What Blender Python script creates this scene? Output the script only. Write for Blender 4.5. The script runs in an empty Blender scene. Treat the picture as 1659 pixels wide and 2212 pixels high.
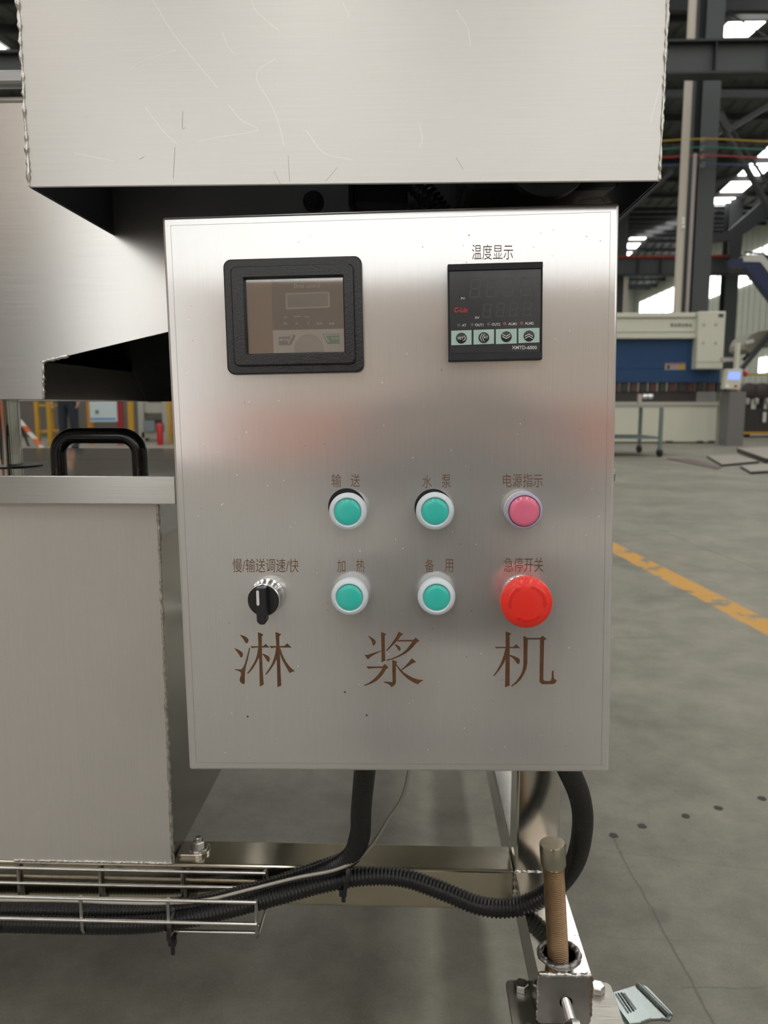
import bpy, bmesh, math, random
from mathutils import Vector, Matrix, Euler

random.seed(7)
R = math.radians
scene = bpy.context.scene
COL = scene.collection

# ------------------------------------------------------------------ camera
FPX, CX, CY = 1661.0, 829.5, 1106.0          # focal length and centre, in pixels of 1659x2212
CAM_H, YAW, PITCH = 0.77, R(2.0), R(7.9)
CAM = Vector((0, 0, CAM_H))
FW = Vector((-math.sin(YAW) * math.cos(PITCH), math.cos(YAW) * math.cos(PITCH), -math.sin(PITCH)))
RT = Vector((math.cos(YAW), math.sin(YAW), 0))
UP = RT.cross(FW)
cam = bpy.data.cameras.new('camera')
cam_o = bpy.data.objects.new('camera', cam)
COL.objects.link(cam_o)
M = Matrix((RT, UP, -FW)).transposed().to_4x4()
M.translation = CAM
cam_o.matrix_world = M
cam.sensor_fit = 'HORIZONTAL'
cam.sensor_width = 36.0
cam.lens = 36.0 * FPX / 1659.0
cam.clip_start = 0.02
cam.clip_end = 300
cam.dof.use_dof = True
cam.dof.focus_distance = 0.62
cam.dof.aperture_fstop = 36.0 * FPX / 1659.0 / 2.5   # a phone lens: about 2.5 mm aperture
scene.camera = cam_o

scene.cycles.max_bounces = 7
scene.cycles.diffuse_bounces = 3
scene.cycles.glossy_bounces = 5
scene.cycles.transmission_bounces = 4
scene.cycles.transparent_max_bounces = 8
scene.cycles.use_adaptive_sampling = True
scene.cycles.adaptive_threshold = 0.03
scene.cycles.use_light_tree = False
scene.cycles.use_denoising = True
scene.cycles.caustics_refractive = False

# ------------------------------------------------------------------ world, exposure
world = bpy.data.worlds.new('overcast_sky')
scene.world = world
world.use_nodes = True
bgn = world.node_tree.nodes['Background']
bgn.inputs[0].default_value = (0.80, 0.90, 1.0, 1)
bgn.inputs[1].default_value = 1.0
scene.view_settings.view_transform = 'Standard'
scene.view_settings.look = 'None'
scene.view_settings.gamma = 1.0
scene.view_settings.use_curve_mapping = False
scene.view_settings.exposure = 0.18
SKYLIGHT = 5.4        # glow of the translucent roof sheets
WINDOW = 2.8          # glow of the translucent wall sheets


def ray(x, y):
    return FW + RT * ((x - CX) / FPX) - UP * ((y - CY) / FPX)


def atY(x, y, Y):
    r = ray(x, y)
    return CAM + r * (Y / r.y)


def atZ(x, y, Z):
    r = ray(x, y)
    return CAM + r * ((Z - CAM_H) / r.z)


def atX(x, y, X):
    r = ray(x, y)
    return CAM + r * (X / r.x)


# ------------------------------------------------------------------ mesh helpers
class MB:
    def __init__(self):
        self.v, self.f = [], []

    def add(self, vs, fs):
        b = len(self.v)
        self.v += [tuple(p) for p in vs]
        self.f += [tuple(i + b for i in q) for q in fs]
        return self

    def box(self, c, s, rot=None):
        c = Vector(c)
        pts = []
        for z in (-.5, .5):
            for (x, y) in ((-.5, -.5), (.5, -.5), (.5, .5), (-.5, .5)):
                p = Vector((x * s[0], y * s[1], z * s[2]))
                if rot:
                    p = rot @ p
                pts.append(c + p)
        return self.add(pts, [(3, 2, 1, 0), (4, 5, 6, 7), (0, 1, 5, 4), (1, 2, 6, 5), (2, 3, 7, 6), (3, 0, 4, 7)])

    def box2(self, a, b):
        return self.box([(a[i] + b[i]) / 2 for i in range(3)], [abs(b[i] - a[i]) for i in range(3)])

    def beam(self, p, q, w, h, up=(0, 0, 1)):
        p, q = Vector(p), Vector(q)
        d = q - p
        y = d.normalized()
        x = y.cross(Vector(up))
        if x.length < 1e-5:
            x = Vector((1, 0, 0))
        x.normalize()
        z = x.cross(y)
        rot = Matrix((x, y, z)).transposed()
        return self.box((p + q) / 2, (w, d.length, h), rot)

    def lathe(self, prof, o, axis, seg=32, start=0.0):
        """prof: (radius, height) along axis from o"""
        o, n = Vector(o), Vector(axis).normalized()
        u = n.orthogonal().normalized()
        w = n.cross(u)
        vs, fs = [], []
        for (r, h) in prof:
            for k in range(seg):
                a = start + 2 * math.pi * k / seg
                vs.append(o + n * h + (u * math.cos(a) + w * math.sin(a)) * r)
        for i in range(len(prof) - 1):
            for k in range(seg):
                a, b = i * seg + k, i * seg + (k + 1) % seg
                fs.append((a, b, b + seg, a + seg))
        fs.append(tuple(reversed(range(seg))))
        m = (len(prof) - 1) * seg
        fs.append(tuple(range(m, m + seg)))
        return self.add(vs, fs)

    def cyl(self, p, q, r, seg=16, r2=None):
        p, q = Vector(p), Vector(q)
        d = q - p
        return self.lathe([(r, 0), (r if r2 is None else r2, d.length)], p, d, seg)

    def tube(self, pts, rad, seg=12, closed=False):
        pts = [Vector(p) for p in pts]
        n = len(pts)
        rads = rad if isinstance(rad, (list, tuple)) else [rad] * n
        u = None
        vs, fs = [], []
        for i, p in enumerate(pts):
            a = pts[(i - 1) % n] if (i > 0 or closed) else p
            b = pts[(i + 1) % n] if (i < n - 1 or closed) else p
            t = (b - a).normalized()
            if u is None:
                u = t.orthogonal().normalized()
            else:
                u = (u - t * u.dot(t)).normalized()
            w = t.cross(u)
            for k in range(seg):
                an = 2 * math.pi * k / seg
                vs.append(p + (u * math.cos(an) + w * math.sin(an)) * rads[i])
        for i in range(n if closed else n - 1):
            for k in range(seg):
                a, b = i * seg + k, i * seg + (k + 1) % seg
                c, d = ((i + 1) % n) * seg + (k + 1) % seg, ((i + 1) % n) * seg + k
                fs.append((a, b, c, d))
        if not closed:
            fs.append(tuple(reversed(range(seg))))
            fs.append(tuple(range((n - 1) * seg, n * seg)))
        return self.add(vs, fs)

    def prism(self, poly, d):
        """poly: list of 3D points (planar); d: extrusion vector"""
        d = Vector(d)
        poly = [Vector(p) for p in poly]
        nrm = Vector((0, 0, 0))
        for i in range(len(poly)):
            a, b = poly[i], poly[(i + 1) % len(poly)]
            nrm += a.cross(b)
        if nrm.dot(d) < 0:
            poly.reverse()
        n = len(poly)
        vs = poly + [p + d for p in poly]
        fs = [tuple(reversed(range(n))), tuple(range(n, 2 * n))]
        for i in range(n):
            j = (i + 1) % n
            fs.append((i, j, j + n, i + n))
        return self.add(vs, fs)

    def ring(self, outer, inner, d):
        """frame between two loops of equal length, extruded by d"""
        d = Vector(d)
        n = len(outer)
        o = [Vector(p) for p in outer]
        i_ = [Vector(p) for p in inner]
        vs = o + i_ + [p + d for p in o] + [p + d for p in i_]
        fs = []
        for k in range(n):
            j = (k + 1) % n
            fs += [(k, j, n + j, n + k), (2 * n + k, 3 * n + k, 3 * n + j, 2 * n + j),
                   (k, 2 * n + k, 2 * n + j, j), (n + k, n + j, 3 * n + j, 3 * n + k)]
        return self.add(vs, fs)

    def build(self, name, mat, parent=None, smooth=None, bevel=0, seg=2, fix=False):
        me = bpy.data.meshes.new(name)
        me.from_pydata(self.v, [], self.f)
        if fix:
            bm = bmesh.new()
            bm.from_mesh(me)
            bmesh.ops.recalc_face_normals(bm, faces=bm.faces)
            bm.to_mesh(me)
            bm.free()
        me.update()
        if smooth is not None:
            for p in me.polygons:
                p.use_smooth = True
            me.set_sharp_from_angle(angle=R(smooth))
        o = bpy.data.objects.new(name, me)
        COL.objects.link(o)
        if mat:
            me.materials.append(mat)
        if parent:
            o.parent = parent
        if bevel:
            m = o.modifiers.new('bevel', 'BEVEL')
            m.width = bevel
            m.segments = seg
            m.limit_method = 'ANGLE'
            m.angle_limit = R(35)
        return o


def tag(o, label=None, cat=None, group=None, kind=None):
    for k, v in (('label', label), ('category', cat), ('group', group), ('kind', kind)):
        if v:
            o[k] = v
    return o


def empty(name, loc=(0, 0, 0), rot=None):
    o = bpy.data.objects.new(name, None)
    COL.objects.link(o)
    o.location = loc
    if rot:
        o.rotation_euler = rot
    o.empty_display_size = 0.05
    return o


def thing(name, label, cat, loc=(0, 0, 0), group=None, rot=None):
    return tag(empty(name, loc, rot), label, cat, group)


def smooth_path(pts, n=12):
    """Catmull-Rom through the points"""
    P = [Vector(p) for p in pts]
    P = [P[0] * 2 - P[1]] + P + [P[-1] * 2 - P[-2]]
    out = []
    for i in range(1, len(P) - 2):
        a, b, c, d = P[i - 1], P[i], P[i + 1], P[i + 2]
        for k in range(n):
            t = k / n
            out.append(0.5 * ((2 * b) + (c - a) * t + (2 * a - 5 * b + 4 * c - d) * t * t + (3 * b - a - 3 * c + d) * t ** 3))
    out.append(P[-2])
    return out


def resample(pts, step):
    out = [pts[0]]
    acc = 0.0
    for a, b in zip(pts, pts[1:]):
        L = (b - a).length
        d = step - acc
        while d <= L:
            out.append(a.lerp(b, d / L))
            d += step
        acc = L - (d - step)
    return out


# ------------------------------------------------------------------ materials
MATS = {}


def mat(name, color, rough=0.5, metal=0.0, **kw):
    if name in MATS:
        return MATS[name]
    m = bpy.data.materials.new(name)
    m.use_nodes = True
    nt = m.node_tree
    b = nt.nodes['Principled BSDF']
    b.inputs['Base Color'].default_value = (*color, 1)
    b.inputs['Roughness'].default_value = rough
    b.inputs['Metallic'].default_value = metal
    for k, v in kw.items():
        if k in ('noise', 'nscale', 'bump', 'bscale'):
            continue
        b.inputs[k].default_value = v
    if kw.get('noise'):
        tc = nt.nodes.new('ShaderNodeTexCoord')
        n = nt.nodes.new('ShaderNodeTexNoise')
        n.inputs['Scale'].default_value = kw.get('nscale', 5)
        n.inputs['Detail'].default_value = 6
        nt.links.new(tc.outputs['Object'], n.inputs['Vector'])
        mx = nt.nodes.new('ShaderNodeMix')
        mx.data_type = 'RGBA'
        a = kw['noise']
        mx.inputs[6].default_value = (*[c * (1 - a) for c in color], 1)
        mx.inputs[7].default_value = (*[min(1, c * (1 + a)) for c in color], 1)
        nt.links.new(n.outputs['Fac'], mx.inputs[0])
        nt.links.new(mx.outputs[2], b.inputs['Base Color'])
    if kw.get('bump'):
        tc = nt.nodes.new('ShaderNodeTexCoord')
        n = nt.nodes.new('ShaderNodeTexNoise')
        n.inputs['Scale'].default_value = kw.get('bscale', 400)
        nt.links.new(tc.outputs['Object'], n.inputs['Vector'])
        bp = nt.nodes.new('ShaderNodeBump')
        bp.inputs['Strength'].default_value = kw['bump']
        bp.inputs['Distance'].default_value = 0.001
        nt.links.new(n.outputs['Fac'], bp.inputs['Height'])
        nt.links.new(bp.outputs[0], b.inputs['Normal'])
    MATS[name] = m
    return m


def steel(name, color=(0.62, 0.61, 0.59), rough=0.28, aniso=0.0, tangent=(0, 0, 1), brush=None, amount=0.25,
          stain=0.10, sscale=6.0, bump=0.0, wave=0.0, streak=0.0, haze=0.0):
    """Stainless sheet: brushing as fine stretched noise in roughness, colour and relief; blotchy wear."""
    if name in MATS:
        return MATS[name]
    m = bpy.data.materials.new(name)
    m.use_nodes = True
    nt = m.node_tree
    N, L = nt.nodes, nt.links
    b = N['Principled BSDF']
    b.inputs['Metallic'].default_value = 1.0
    tc = N.new('ShaderNodeTexCoord')
    n2 = N.new('ShaderNodeTexNoise')
    n2.inputs['Scale'].default_value = sscale
    n2.inputs['Detail'].default_value = 5
    n2.inputs['Roughness'].default_value = 0.6
    L.new(tc.outputs['Object'], n2.inputs['Vector'])
    mx = N.new('ShaderNodeMix')
    mx.data_type = 'RGBA'
    mx.inputs[6].default_value = (*[c * (1 - stain) for c in color], 1)
    mx.inputs[7].default_value = (*[min(1, c * (1 + stain)) for c in color], 1)
    L.new(n2.outputs['Fac'], mx.inputs[0])
    L.new(mx.outputs[2], b.inputs['Base Color'])
    rgh = N.new('ShaderNodeMapRange')
    rgh.inputs['To Min'].default_value = rough * (1 - amount)
    rgh.inputs['To Max'].default_value = rough * (1 + amount)
    if brush:
        mp = N.new('ShaderNodeMapping')
        mp.inputs['Scale'].default_value = brush
        L.new(tc.outputs['Object'], mp.inputs['Vector'])
        nb = N.new('ShaderNodeTexNoise')
        nb.inputs['Scale'].default_value = 1.0
        nb.inputs['Detail'].default_value = 3
        L.new(mp.outputs[0], nb.inputs['Vector'])
        L.new(nb.outputs['Fac'], rgh.inputs['Value'])
        if streak:
            sr = N.new('ShaderNodeMapRange')
            sr.inputs['From Min'].default_value = 0.25
            sr.inputs['From Max'].default_value = 0.75
            sr.inputs['To Min'].default_value = 1 - streak
            sr.inputs['To Max'].default_value = 1 + streak
            L.new(nb.outputs['Fac'], sr.inputs['Value'])
            ml = N.new('ShaderNodeVectorMath')
            ml.operation = 'SCALE'
            L.new(mx.outputs[2], ml.inputs[0])
            L.new(sr.outputs[0], ml.inputs['Scale'])
            L.new(ml.outputs[0], b.inputs['Base Color'])
        if bump:
            bp = N.new('ShaderNodeBump')
            bp.inputs['Strength'].default_value = bump
            bp.inputs['Distance'].default_value = 0.0002
            L.new(nb.outputs['Fac'], bp.inputs['Height'])
            if wave:
                nw = N.new('ShaderNodeTexNoise')
                nw.inputs['Scale'].default_value = 7
                L.new(tc.outputs['Object'], nw.inputs['Vector'])
                bw = N.new('ShaderNodeBump')
                bw.inputs['Strength'].default_value = wave
                bw.inputs['Distance'].default_value = 0.004
                L.new(nw.outputs['Fac'], bw.inputs['Height'])
                L.new(bw.outputs[0], bp.inputs['Normal'])
            L.new(bp.outputs[0], b.inputs['Normal'])
    else:
        L.new(n2.outputs['Fac'], rgh.inputs['Value'])
    L.new(rgh.outputs[0], b.inputs['Roughness'])
    if aniso:
        b.inputs['Anisotropic'].default_value = aniso
        cv = N.new('ShaderNodeCombineXYZ')
        for i in range(3):
            cv.inputs[i].default_value = tangent[i]
        L.new(cv.outputs[0], b.inputs['Tangent'])
    if haze:
        # worn, hazy share of the surface: the same steel, much rougher
        h = N.new('ShaderNodeBsdfPrincipled')
        h.inputs['Metallic'].default_value = 1.0
        h.inputs['Roughness'].default_value = 0.80
        src = b.inputs['Base Color'].links[0].from_socket
        L.new(src, h.inputs['Base Color'])
        ms = N.new('ShaderNodeMixShader')
        ms.inputs[0].default_value = haze
        L.new(b.outputs[0], ms.inputs[1])
        L.new(h.outputs[0], ms.inputs[2])
        L.new(ms.outputs[0], N['Material Output'].inputs[0])
    MATS[name] = m
    return m


def emis(name, color, strength, rough=0.4):
    m = mat(name, color, rough)
    b = m.node_tree.nodes['Principled BSDF']
    b.inputs['Emission Color'].default_value = (*color, 1)
    b.inputs['Emission Strength'].default_value = strength
    return m


def glass_mat(name, extra=0.05, tint=(1, 1, 1)):
    if name in MATS:
        return MATS[name]
    m = bpy.data.materials.new(name)
    m.use_nodes = True
    nt = m.node_tree
    nt.nodes.clear()
    out = nt.nodes.new('ShaderNodeOutputMaterial')
    tr = nt.nodes.new('ShaderNodeBsdfTransparent')
    tr.inputs[0].default_value = (*tint, 1)
    gl = nt.nodes.new('ShaderNodeBsdfGlossy')
    gl.inputs['Roughness'].default_value = 0.02
    fr = nt.nodes.new('ShaderNodeFresnel')
    fr.inputs['IOR'].default_value = 1.5
    ad = nt.nodes.new('ShaderNodeMath')
    ad.inputs[1].default_value = extra
    mx = nt.nodes.new('ShaderNodeMixShader')
    nt.links.new(fr.outputs[0], ad.inputs[0])
    nt.links.new(ad.outputs[0], mx.inputs[0])
    nt.links.new(tr.outputs[0], mx.inputs[1])
    nt.links.new(gl.outputs[0], mx.inputs[2])
    nt.links.new(mx.outputs[0], out.inputs[0])
    MATS[name] = m
    return m


PANEL_ST = steel('brushed_panel_steel', (0.75, 0.735, 0.73), 0.15, 0.85, (1, 0, 0), (2600, 2600, 14), 0.05, 0.03, 9, streak=0.035, haze=0.42)
HOOD_ST = steel('brushed_hood_steel', (0.72, 0.715, 0.70), 0.32, 0.5, (0, 0, 1), (12, 1500, 1500), 0.05, 0.04, 5, streak=0.025, haze=0.35)
BODY_ST = steel('brushed_body_steel', (0.70, 0.69, 0.675), 0.22, 0.5, (0, 0, 1), (12, 1300, 1300), 0.08, 0.05, 7, streak=0.06, haze=0.15)
TANK_ST = steel('matt_tank_steel', (0.76, 0.745, 0.72), 0.38, 0.4, (1, 0, 0), (1500, 1500, 12), 0.06, 0.05, 5, streak=0.03, haze=0.6)
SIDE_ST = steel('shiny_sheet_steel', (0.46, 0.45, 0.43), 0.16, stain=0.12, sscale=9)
LID_ST = steel('mirror_lid_steel', (0.62, 0.63, 0.62), 0.06, stain=0.08, sscale=9)
FRAME_ST = steel('polished_tube_steel', (0.66, 0.64, 0.59), 0.13, 0.0, brush=(900, 60, 900), amount=0.4, stain=0.14, sscale=14)
FRAME_TOP = steel('yellowed_tube_steel', (0.60, 0.55, 0.45), 0.17, stain=0.22, sscale=22)
DULL_ST = steel('dull_welded_steel', (0.33, 0.32, 0.31), 0.42, stain=0.35, sscale=45)
WELD = steel('weld_bead', (0.62, 0.60, 0.57), 0.28, stain=0.45, sscale=180)
WIRE_ST = steel('tray_wire_steel', (0.62, 0.60, 0.57), 0.22, stain=0.2, sscale=60)
CHROME = steel('chrome', (0.74, 0.74, 0.74), 0.19, stain=0.04)
BOLT_ST = steel('bolt_steel', (0.55, 0.54, 0.52), 0.22, stain=0.2, sscale=150)
ZINC = steel('zinc_pedal_steel', (0.33, 0.365, 0.36), 0.27, stain=0.22, sscale=70)
BRASS_ROD = steel('stained_thread_steel', (0.40, 0.27, 0.16), 0.45, stain=0.35, sscale=40)
BLACK_PL = mat('black_plastic', (0.018, 0.019, 0.022), 0.33)
BLACK_GL = mat('black_gloss', (0.008, 0.008, 0.010), 0.12)
BLACK_TEX = mat('black_grained_plastic', (0.022, 0.024, 0.030), 0.42, bump=0.6, bscale=2500)
FRAME_PL = mat('grey_black_bezel', (0.016, 0.018, 0.023), 0.24, bump=0.15, bscale=900)
CONDUIT = mat('black_conduit', (0.014, 0.014, 0.015), 0.30)
ETCH = mat('brown_etching', (0.15, 0.078, 0.035), 0.45, 0.0, noise=0.45, nscale=160)
ETCH_BIG = mat('brown_etching_large', (0.125, 0.057, 0.022), 0.42, 0.0, noise=0.5, nscale=120)
WHITE_PR = mat('white_print', (0.78, 0.80, 0.82), 0.5)
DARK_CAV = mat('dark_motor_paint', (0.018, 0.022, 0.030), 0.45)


# ------------------------------------------------------------------ the hall
HS = 1.8                                     # the hall is large: spans of about 32 m
XR, XL, YB, YF = 14.0 * HS, -40.0, -20.0, 50.0 * HS


def roof_z(y):
    k = (y / HS - 10) % 18.0
    return CAM_H + (6.73 + 0.1 * (k if k < 9 else 18 - k)) * HS


def floor_material():
    m = bpy.data.materials.new('polished_concrete')
    m.use_nodes = True
    nt = m.node_tree
    N, L = nt.nodes, nt.links
    b = N['Principled BSDF']
    geo = N.new('ShaderNodeNewGeometry')
    pos = geo.outputs['Position']

    def math_(op, a, bb=None, clamp=False):
        n = N.new('ShaderNodeMath')
        n.operation = op
        n.use_clamp = clamp
        for i, v in enumerate((a, bb)):
            if v is None:
                continue
            if isinstance(v, (int, float)):
                n.inputs[i].default_value = v
            else:
                L.new(v, n.inputs[i])
        return n.outputs[0]

    def noise(scale, det=6, rough=0.6, vec=None):
        n = N.new('ShaderNodeTexNoise')
        n.inputs['Scale'].default_value = scale
        n.inputs['Detail'].default_value = det
        n.inputs['Roughness'].default_value = rough
        L.new(vec or pos, n.inputs['Vector'])
        return n

    def mixc(f, a, c):
        n = N.new('ShaderNodeMix')
        n.data_type = 'RGBA'
        for i, v in ((0, f), (6, a), (7, c)):
            if isinstance(v, tuple):
                n.inputs[i].default_value = (*v, 1)
            else:
                L.new(v, n.inputs[i])
        return n.outputs[2]

    big, mid, fine = noise(1.6, 5), noise(9, 9, 0.72), noise(260, 3)
    ramp = N.new('ShaderNodeMapRange')
    ramp.inputs['From Min'].default_value = 0.36
    ramp.inputs['From Max'].default_value = 0.64
    s = math_('ADD', math_('MULTIPLY', big.outputs['Fac'], 0.45), math_('MULTIPLY', mid.outputs['Fac'], 0.42))
    s = math_('ADD', s, math_('MULTIPLY', fine.outputs['Fac'], 0.13))
    L.new(s, ramp.inputs['Value'])
    c = mixc(ramp.outputs[0], (0.128, 0.120, 0.096), (0.300, 0.285, 0.236))
    sep = N.new('ShaderNodeSeparateXYZ')
    wob = noise(9, 5, 0.7)
    # warped position for hand-drawn edges
    addv = N.new('ShaderNodeVectorMath')
    addv.operation = 'MULTIPLY_ADD'
    addv.inputs[1].default_value = (0.02, 0.02, 0)
    L.new(wob.outputs['Color'], addv.inputs[0])
    L.new(pos, addv.inputs[2])
    L.new(addv.outputs[0], sep.inputs[0])
    X, Y = sep.outputs[0], sep.outputs[1]

    def line(p, q, w, soft, finite=True):
        d = (Vector((q[0], q[1])) - Vector((p[0], p[1])))
        ln = d.length
        t = d / ln
        n = Vector((-t.y, t.x))
        dist = math_('ABSOLUTE', math_('ADD', math_('ADD', math_('MULTIPLY', X, n.x), math_('MULTIPLY', Y, n.y)), -(n.x * p[0] + n.y * p[1])))
        mr = N.new('ShaderNodeMapRange')
        mr.inputs['From Min'].default_value = w / 2 + soft
        mr.inputs['From Max'].default_value = w / 2
        L.new(dist, mr.inputs['Value'])
        r = mr.outputs[0]
        if finite:
            al = math_('ADD', math_('ADD', math_('MULTIPLY', X, t.x), math_('MULTIPLY', Y, t.y)), -(t.x * p[0] + t.y * p[1]))
            r = math_('MULTIPLY', r, math_('MULTIPLY', math_('GREATER_THAN', al, 0.0), math_('LESS_THAN', al, ln)))
        return r

    # yellow gangway line, worn
    p, q = atZ(1200, 1116, 0), atZ(1700, 1372, 0)
    yl = line(p, q, 0.10, 0.012)
    worn = N.new('ShaderNodeMapRange')
    worn.inputs['From Min'].default_value = 0.40
    worn.inputs['From Max'].default_value = 0.46
    L.new(noise(7, 5, 0.65).outputs['Fac'], worn.inputs['Value'])
    c = mixc(math_('MULTIPLY', math_('MULTIPLY', yl, worn.outputs[0]), 0.92), c, (0.56, 0.29, 0.045))
    # saw-cut joints and scuffs
    for (a, bb, w, k) in (((1330, 1800), (1560, 2212), 0.0022, 0.5), ((1300, 1830), (1659, 1872), 0.0006, 0.28),
                          ((1330, 1290), (1560, 1286), 0.006, 0.35), ((1440, 1150), (1659, 1236), 0.010, 0.4),
                          ((1310, 2014), (1659, 2030), 0.0006, 0.2), ((1480, 2122), (1659, 2118), 0.0012, 0.4),
                          ((1330, 1375), (1420, 1376), 0.012, 0.3)):
        pa, pb = atZ(*a, 0), atZ(*bb, 0)
        c = mixc(math_('MULTIPLY', line(pa, pb, w, 0.0016), k), c, (0.075, 0.07, 0.055))
    # dark patch
    pc = atZ(1432, 1970, 0)
    dx = math_('MULTIPLY', math_('ADD', X, -pc.x), 1.0)
    dy = math_('MULTIPLY', math_('ADD', Y, -pc.y), 1.3)
    rr = math_('SQRT', math_('ADD', math_('MULTIPLY', dx, dx), math_('MULTIPLY', dy, dy)))
    mr = N.new('ShaderNodeMapRange')
    mr.inputs['From Min'].default_value = 0.028
    mr.inputs['From Max'].default_value = 0.012
    L.new(rr, mr.inputs['Value'])
    c = mixc(math_('MULTIPLY', mr.outputs[0], 0.35), c, (0.08, 0.075, 0.06))
    L.new(c, b.inputs['Base Color'])
    rg = N.new('ShaderNodeMapRange')
    rg.inputs['To Min'].default_value = 0.38
    rg.inputs['To Max'].default_value = 0.60
    L.new(mid.outputs['Fac'], rg.inputs['Value'])
    L.new(rg.outputs[0], b.inputs['Roughness'])
    b.inputs['Specular IOR Level'].default_value = 0.35
    return m


FLOOR_M = floor_material()
floor = MB().box2((XL, YB, -0.2), (XR, YF, 0)).build('floor', FLOOR_M)
tag(floor, 'grey polished concrete workshop floor with a worn yellow line', None, None, 'structure')
HOLE_M = mat('dark_oil_hole', (0.022, 0.022, 0.018), 0.5, noise=0.6, nscale=300)
for (x, y) in ((1325, 1805), (1387, 1785), (1481, 1763), (1552, 1746), (1646, 1725)):
    c = atZ(x, y, 0)
    pts = []
    for k in range(14):
        a = 2 * math.pi * k / 14
        r = 0.0085 * random.uniform(0.82, 1.1)
        pts.append(c + Vector((math.cos(a) * r, math.sin(a) * r, 0.0003)))
    MB().prism(pts, (0, 0, 0.0006)).build('drill_hole', HOLE_M, floor)

ROOF_M = mat('grey_green_roof_sheet', (0.080, 0.090, 0.084), 0.6, noise=0.15, nscale=2)
PURLIN_M = mat('dark_purlin_paint', (0.018, 0.020, 0.021), 0.6)
SKY_M = emis('skylight_sheet', (1.0, 0.99, 0.955), SKYLIGHT)
WIN_M = emis('window_sheet', (0.97, 1.0, 0.99), WINDOW)
REAR_M = emis('rear_window_sheet', (0.98, 1.0, 0.99), 1.55)
GATE_M = emis('gate_daylight', (0.98, 1.0, 0.99), 1.35)
WALL_M = mat('pale_wall_sheet', (0.50, 0.52, 0.45), 0.6, noise=0.06, nscale=2)
BEIGE_M = mat('beige_wall_sheet', (0.80, 0.64, 0.53), 0.6, noise=0.06, nscale=2)
SALMON_M = mat('salmon_dado', (0.92, 0.27, 0.14), 0.55, noise=0.08, nscale=3)
DARKST_M = mat('dark_steel_paint', (0.020, 0.023, 0.026), 0.5)
GREYST_M = mat('grey_steel_paint', (0.058, 0.066, 0.070), 0.5)

# corrugated roof: folds along X at every ridge and valley, ribs along the slope
ys = [YB] + [y * HS for y in range(-17, 56, 9) if YB < y * HS < YF] + [YF]
xs = []
x = XL
while x < XR:
    xs += [(x, 0), (x + 0.40, 0), (x + 0.46, 0.08), (x + 0.64, 0.08)]
    x += 0.70
xs.append((XR, 0))
rv, rf = [], []
for y in ys:
    for (xx, dz) in xs:
        rv.append((xx, y, roof_z(y) + dz + 0.16))
nx = len(xs)
for j in range(len(ys) - 1):
    for i in range(nx - 1):
        a = j * nx + i
        rf.append((a, a + nx, a + nx + 1, a + 1))
roof = MB().add(rv, rf).build('ceiling', ROOF_M)
tag(roof, 'grey corrugated hall roof with bright skylight strips', None, None, 'structure')
STRIPS = [(10.1 - 3.9 * k) * HS for k in range(8)]
SW = 0.72 * HS
for j in range(len(ys) - 1):
    y0, y1 = ys[j] + 0.25, ys[j + 1] - 0.25
    for si_, sx in enumerate(STRIPS):
        if si_ == 1 and 30 < ys[j] < 45:
            continue
        sk = MB().add([(sx, y0, roof_z(y0) + 0.14), (sx + SW, y0, roof_z(y0) + 0.14),
                       (sx + SW, y1, roof_z(y1) + 0.14), (sx, y1, roof_z(y1) + 0.14)], [(0, 3, 2, 1)])
        sk.build('skylight', SKY_M, roof)
pm = MB().box2((XL, -0.06, -0.16), (XR, 0.06, 0.12)).build('purlin', PURLIN_M, roof)
pme = pm.data
k = 0
y = 10.6 * HS
first = True
while y < 48 * HS:
    o = pm if first else pm.copy()
    if not first:
        COL.objects.link(o)
    first = False
    o.location = (0, y, roof_z(y))
    y += 1.35 * HS

# walls
rib = []
yy = 40.0
wall_r = MB().box2((XR, YB, 0), (XR + 0.2, YF, 16)).build('wall_right', WALL_M)
tag(wall_r, 'pale ribbed sheet wall with high translucent windows', None, None, 'structure')
while yy < YF - 0.3:
    MB().box2((XR - 0.05, yy, 2.0), (XR, yy + 0.16, 14.6)).build('wall_rib', WALL_M, wall_r)
    yy += 1.0
for n, (z0, z1, ya, yb) in enumerate(((9.75, 12.0, 48, 88), (3.1, 4.15, 48, 57.5))):
    w = MB().box2((XR - 0.08, ya, z0), (XR - 0.04, yb, z1)).build('window_%d' % (n + 1), WIN_M)
    tag(w, 'bright translucent window band in the right wall', None, None, 'structure')
    yv = ya
    while yv < yb:
        MB().box2((XR - 0.11, yv - 0.11, z0), (XR - 0.08, yv + 0.11, z1)).build('window_mullion', mat('mullion', (0.30, 0.34, 0.32), 0.5), w)
        yv += 2.0
wall_l = MB().box2((XL - 0.2, YB, 0), (XL, YF, 16)).build('wall_left', WALL_M)
tag(wall_l, 'pale sheet wall at the far left of the hall', None, None, 'structure')
wall_f = MB().box2((XL, YF, 0), (XR, YF + 0.2, 16)).build('wall_far', WALL_M)
tag(wall_f, 'pale sheet wall at the far end of the hall', None, None, 'structure')
wall_b = MB().box2((XL, YB - 0.2, 0), (XR, YB, 15)).build('wall_back', BEIGE_M)
tag(wall_b, 'beige wall behind the photographer', None, None, 'structure')
dado = MB().box2((XL, YB, 0), (XR, YB + 0.12, 1.5)).build('baseboard_back', SALMON_M)
tag(dado, 'salmon painted masonry base of the back wall', None, None, 'structure')
wb = MB().box2((-9.1, YB + 0.02, 4.9), (XR - 1, YB + 0.06, 8.6)).build('window_3', REAR_M)
tag(wb, 'high translucent window band in the back wall', None, None, 'structure')
gate = MB().box2((-9.1, YB + 0.121, 0), (-6.6, YB + 0.16, 4.8)).build('door_1', GATE_M)
tag(gate, 'bright open loading gate in the back wall', None, None, 'structure')
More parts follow.
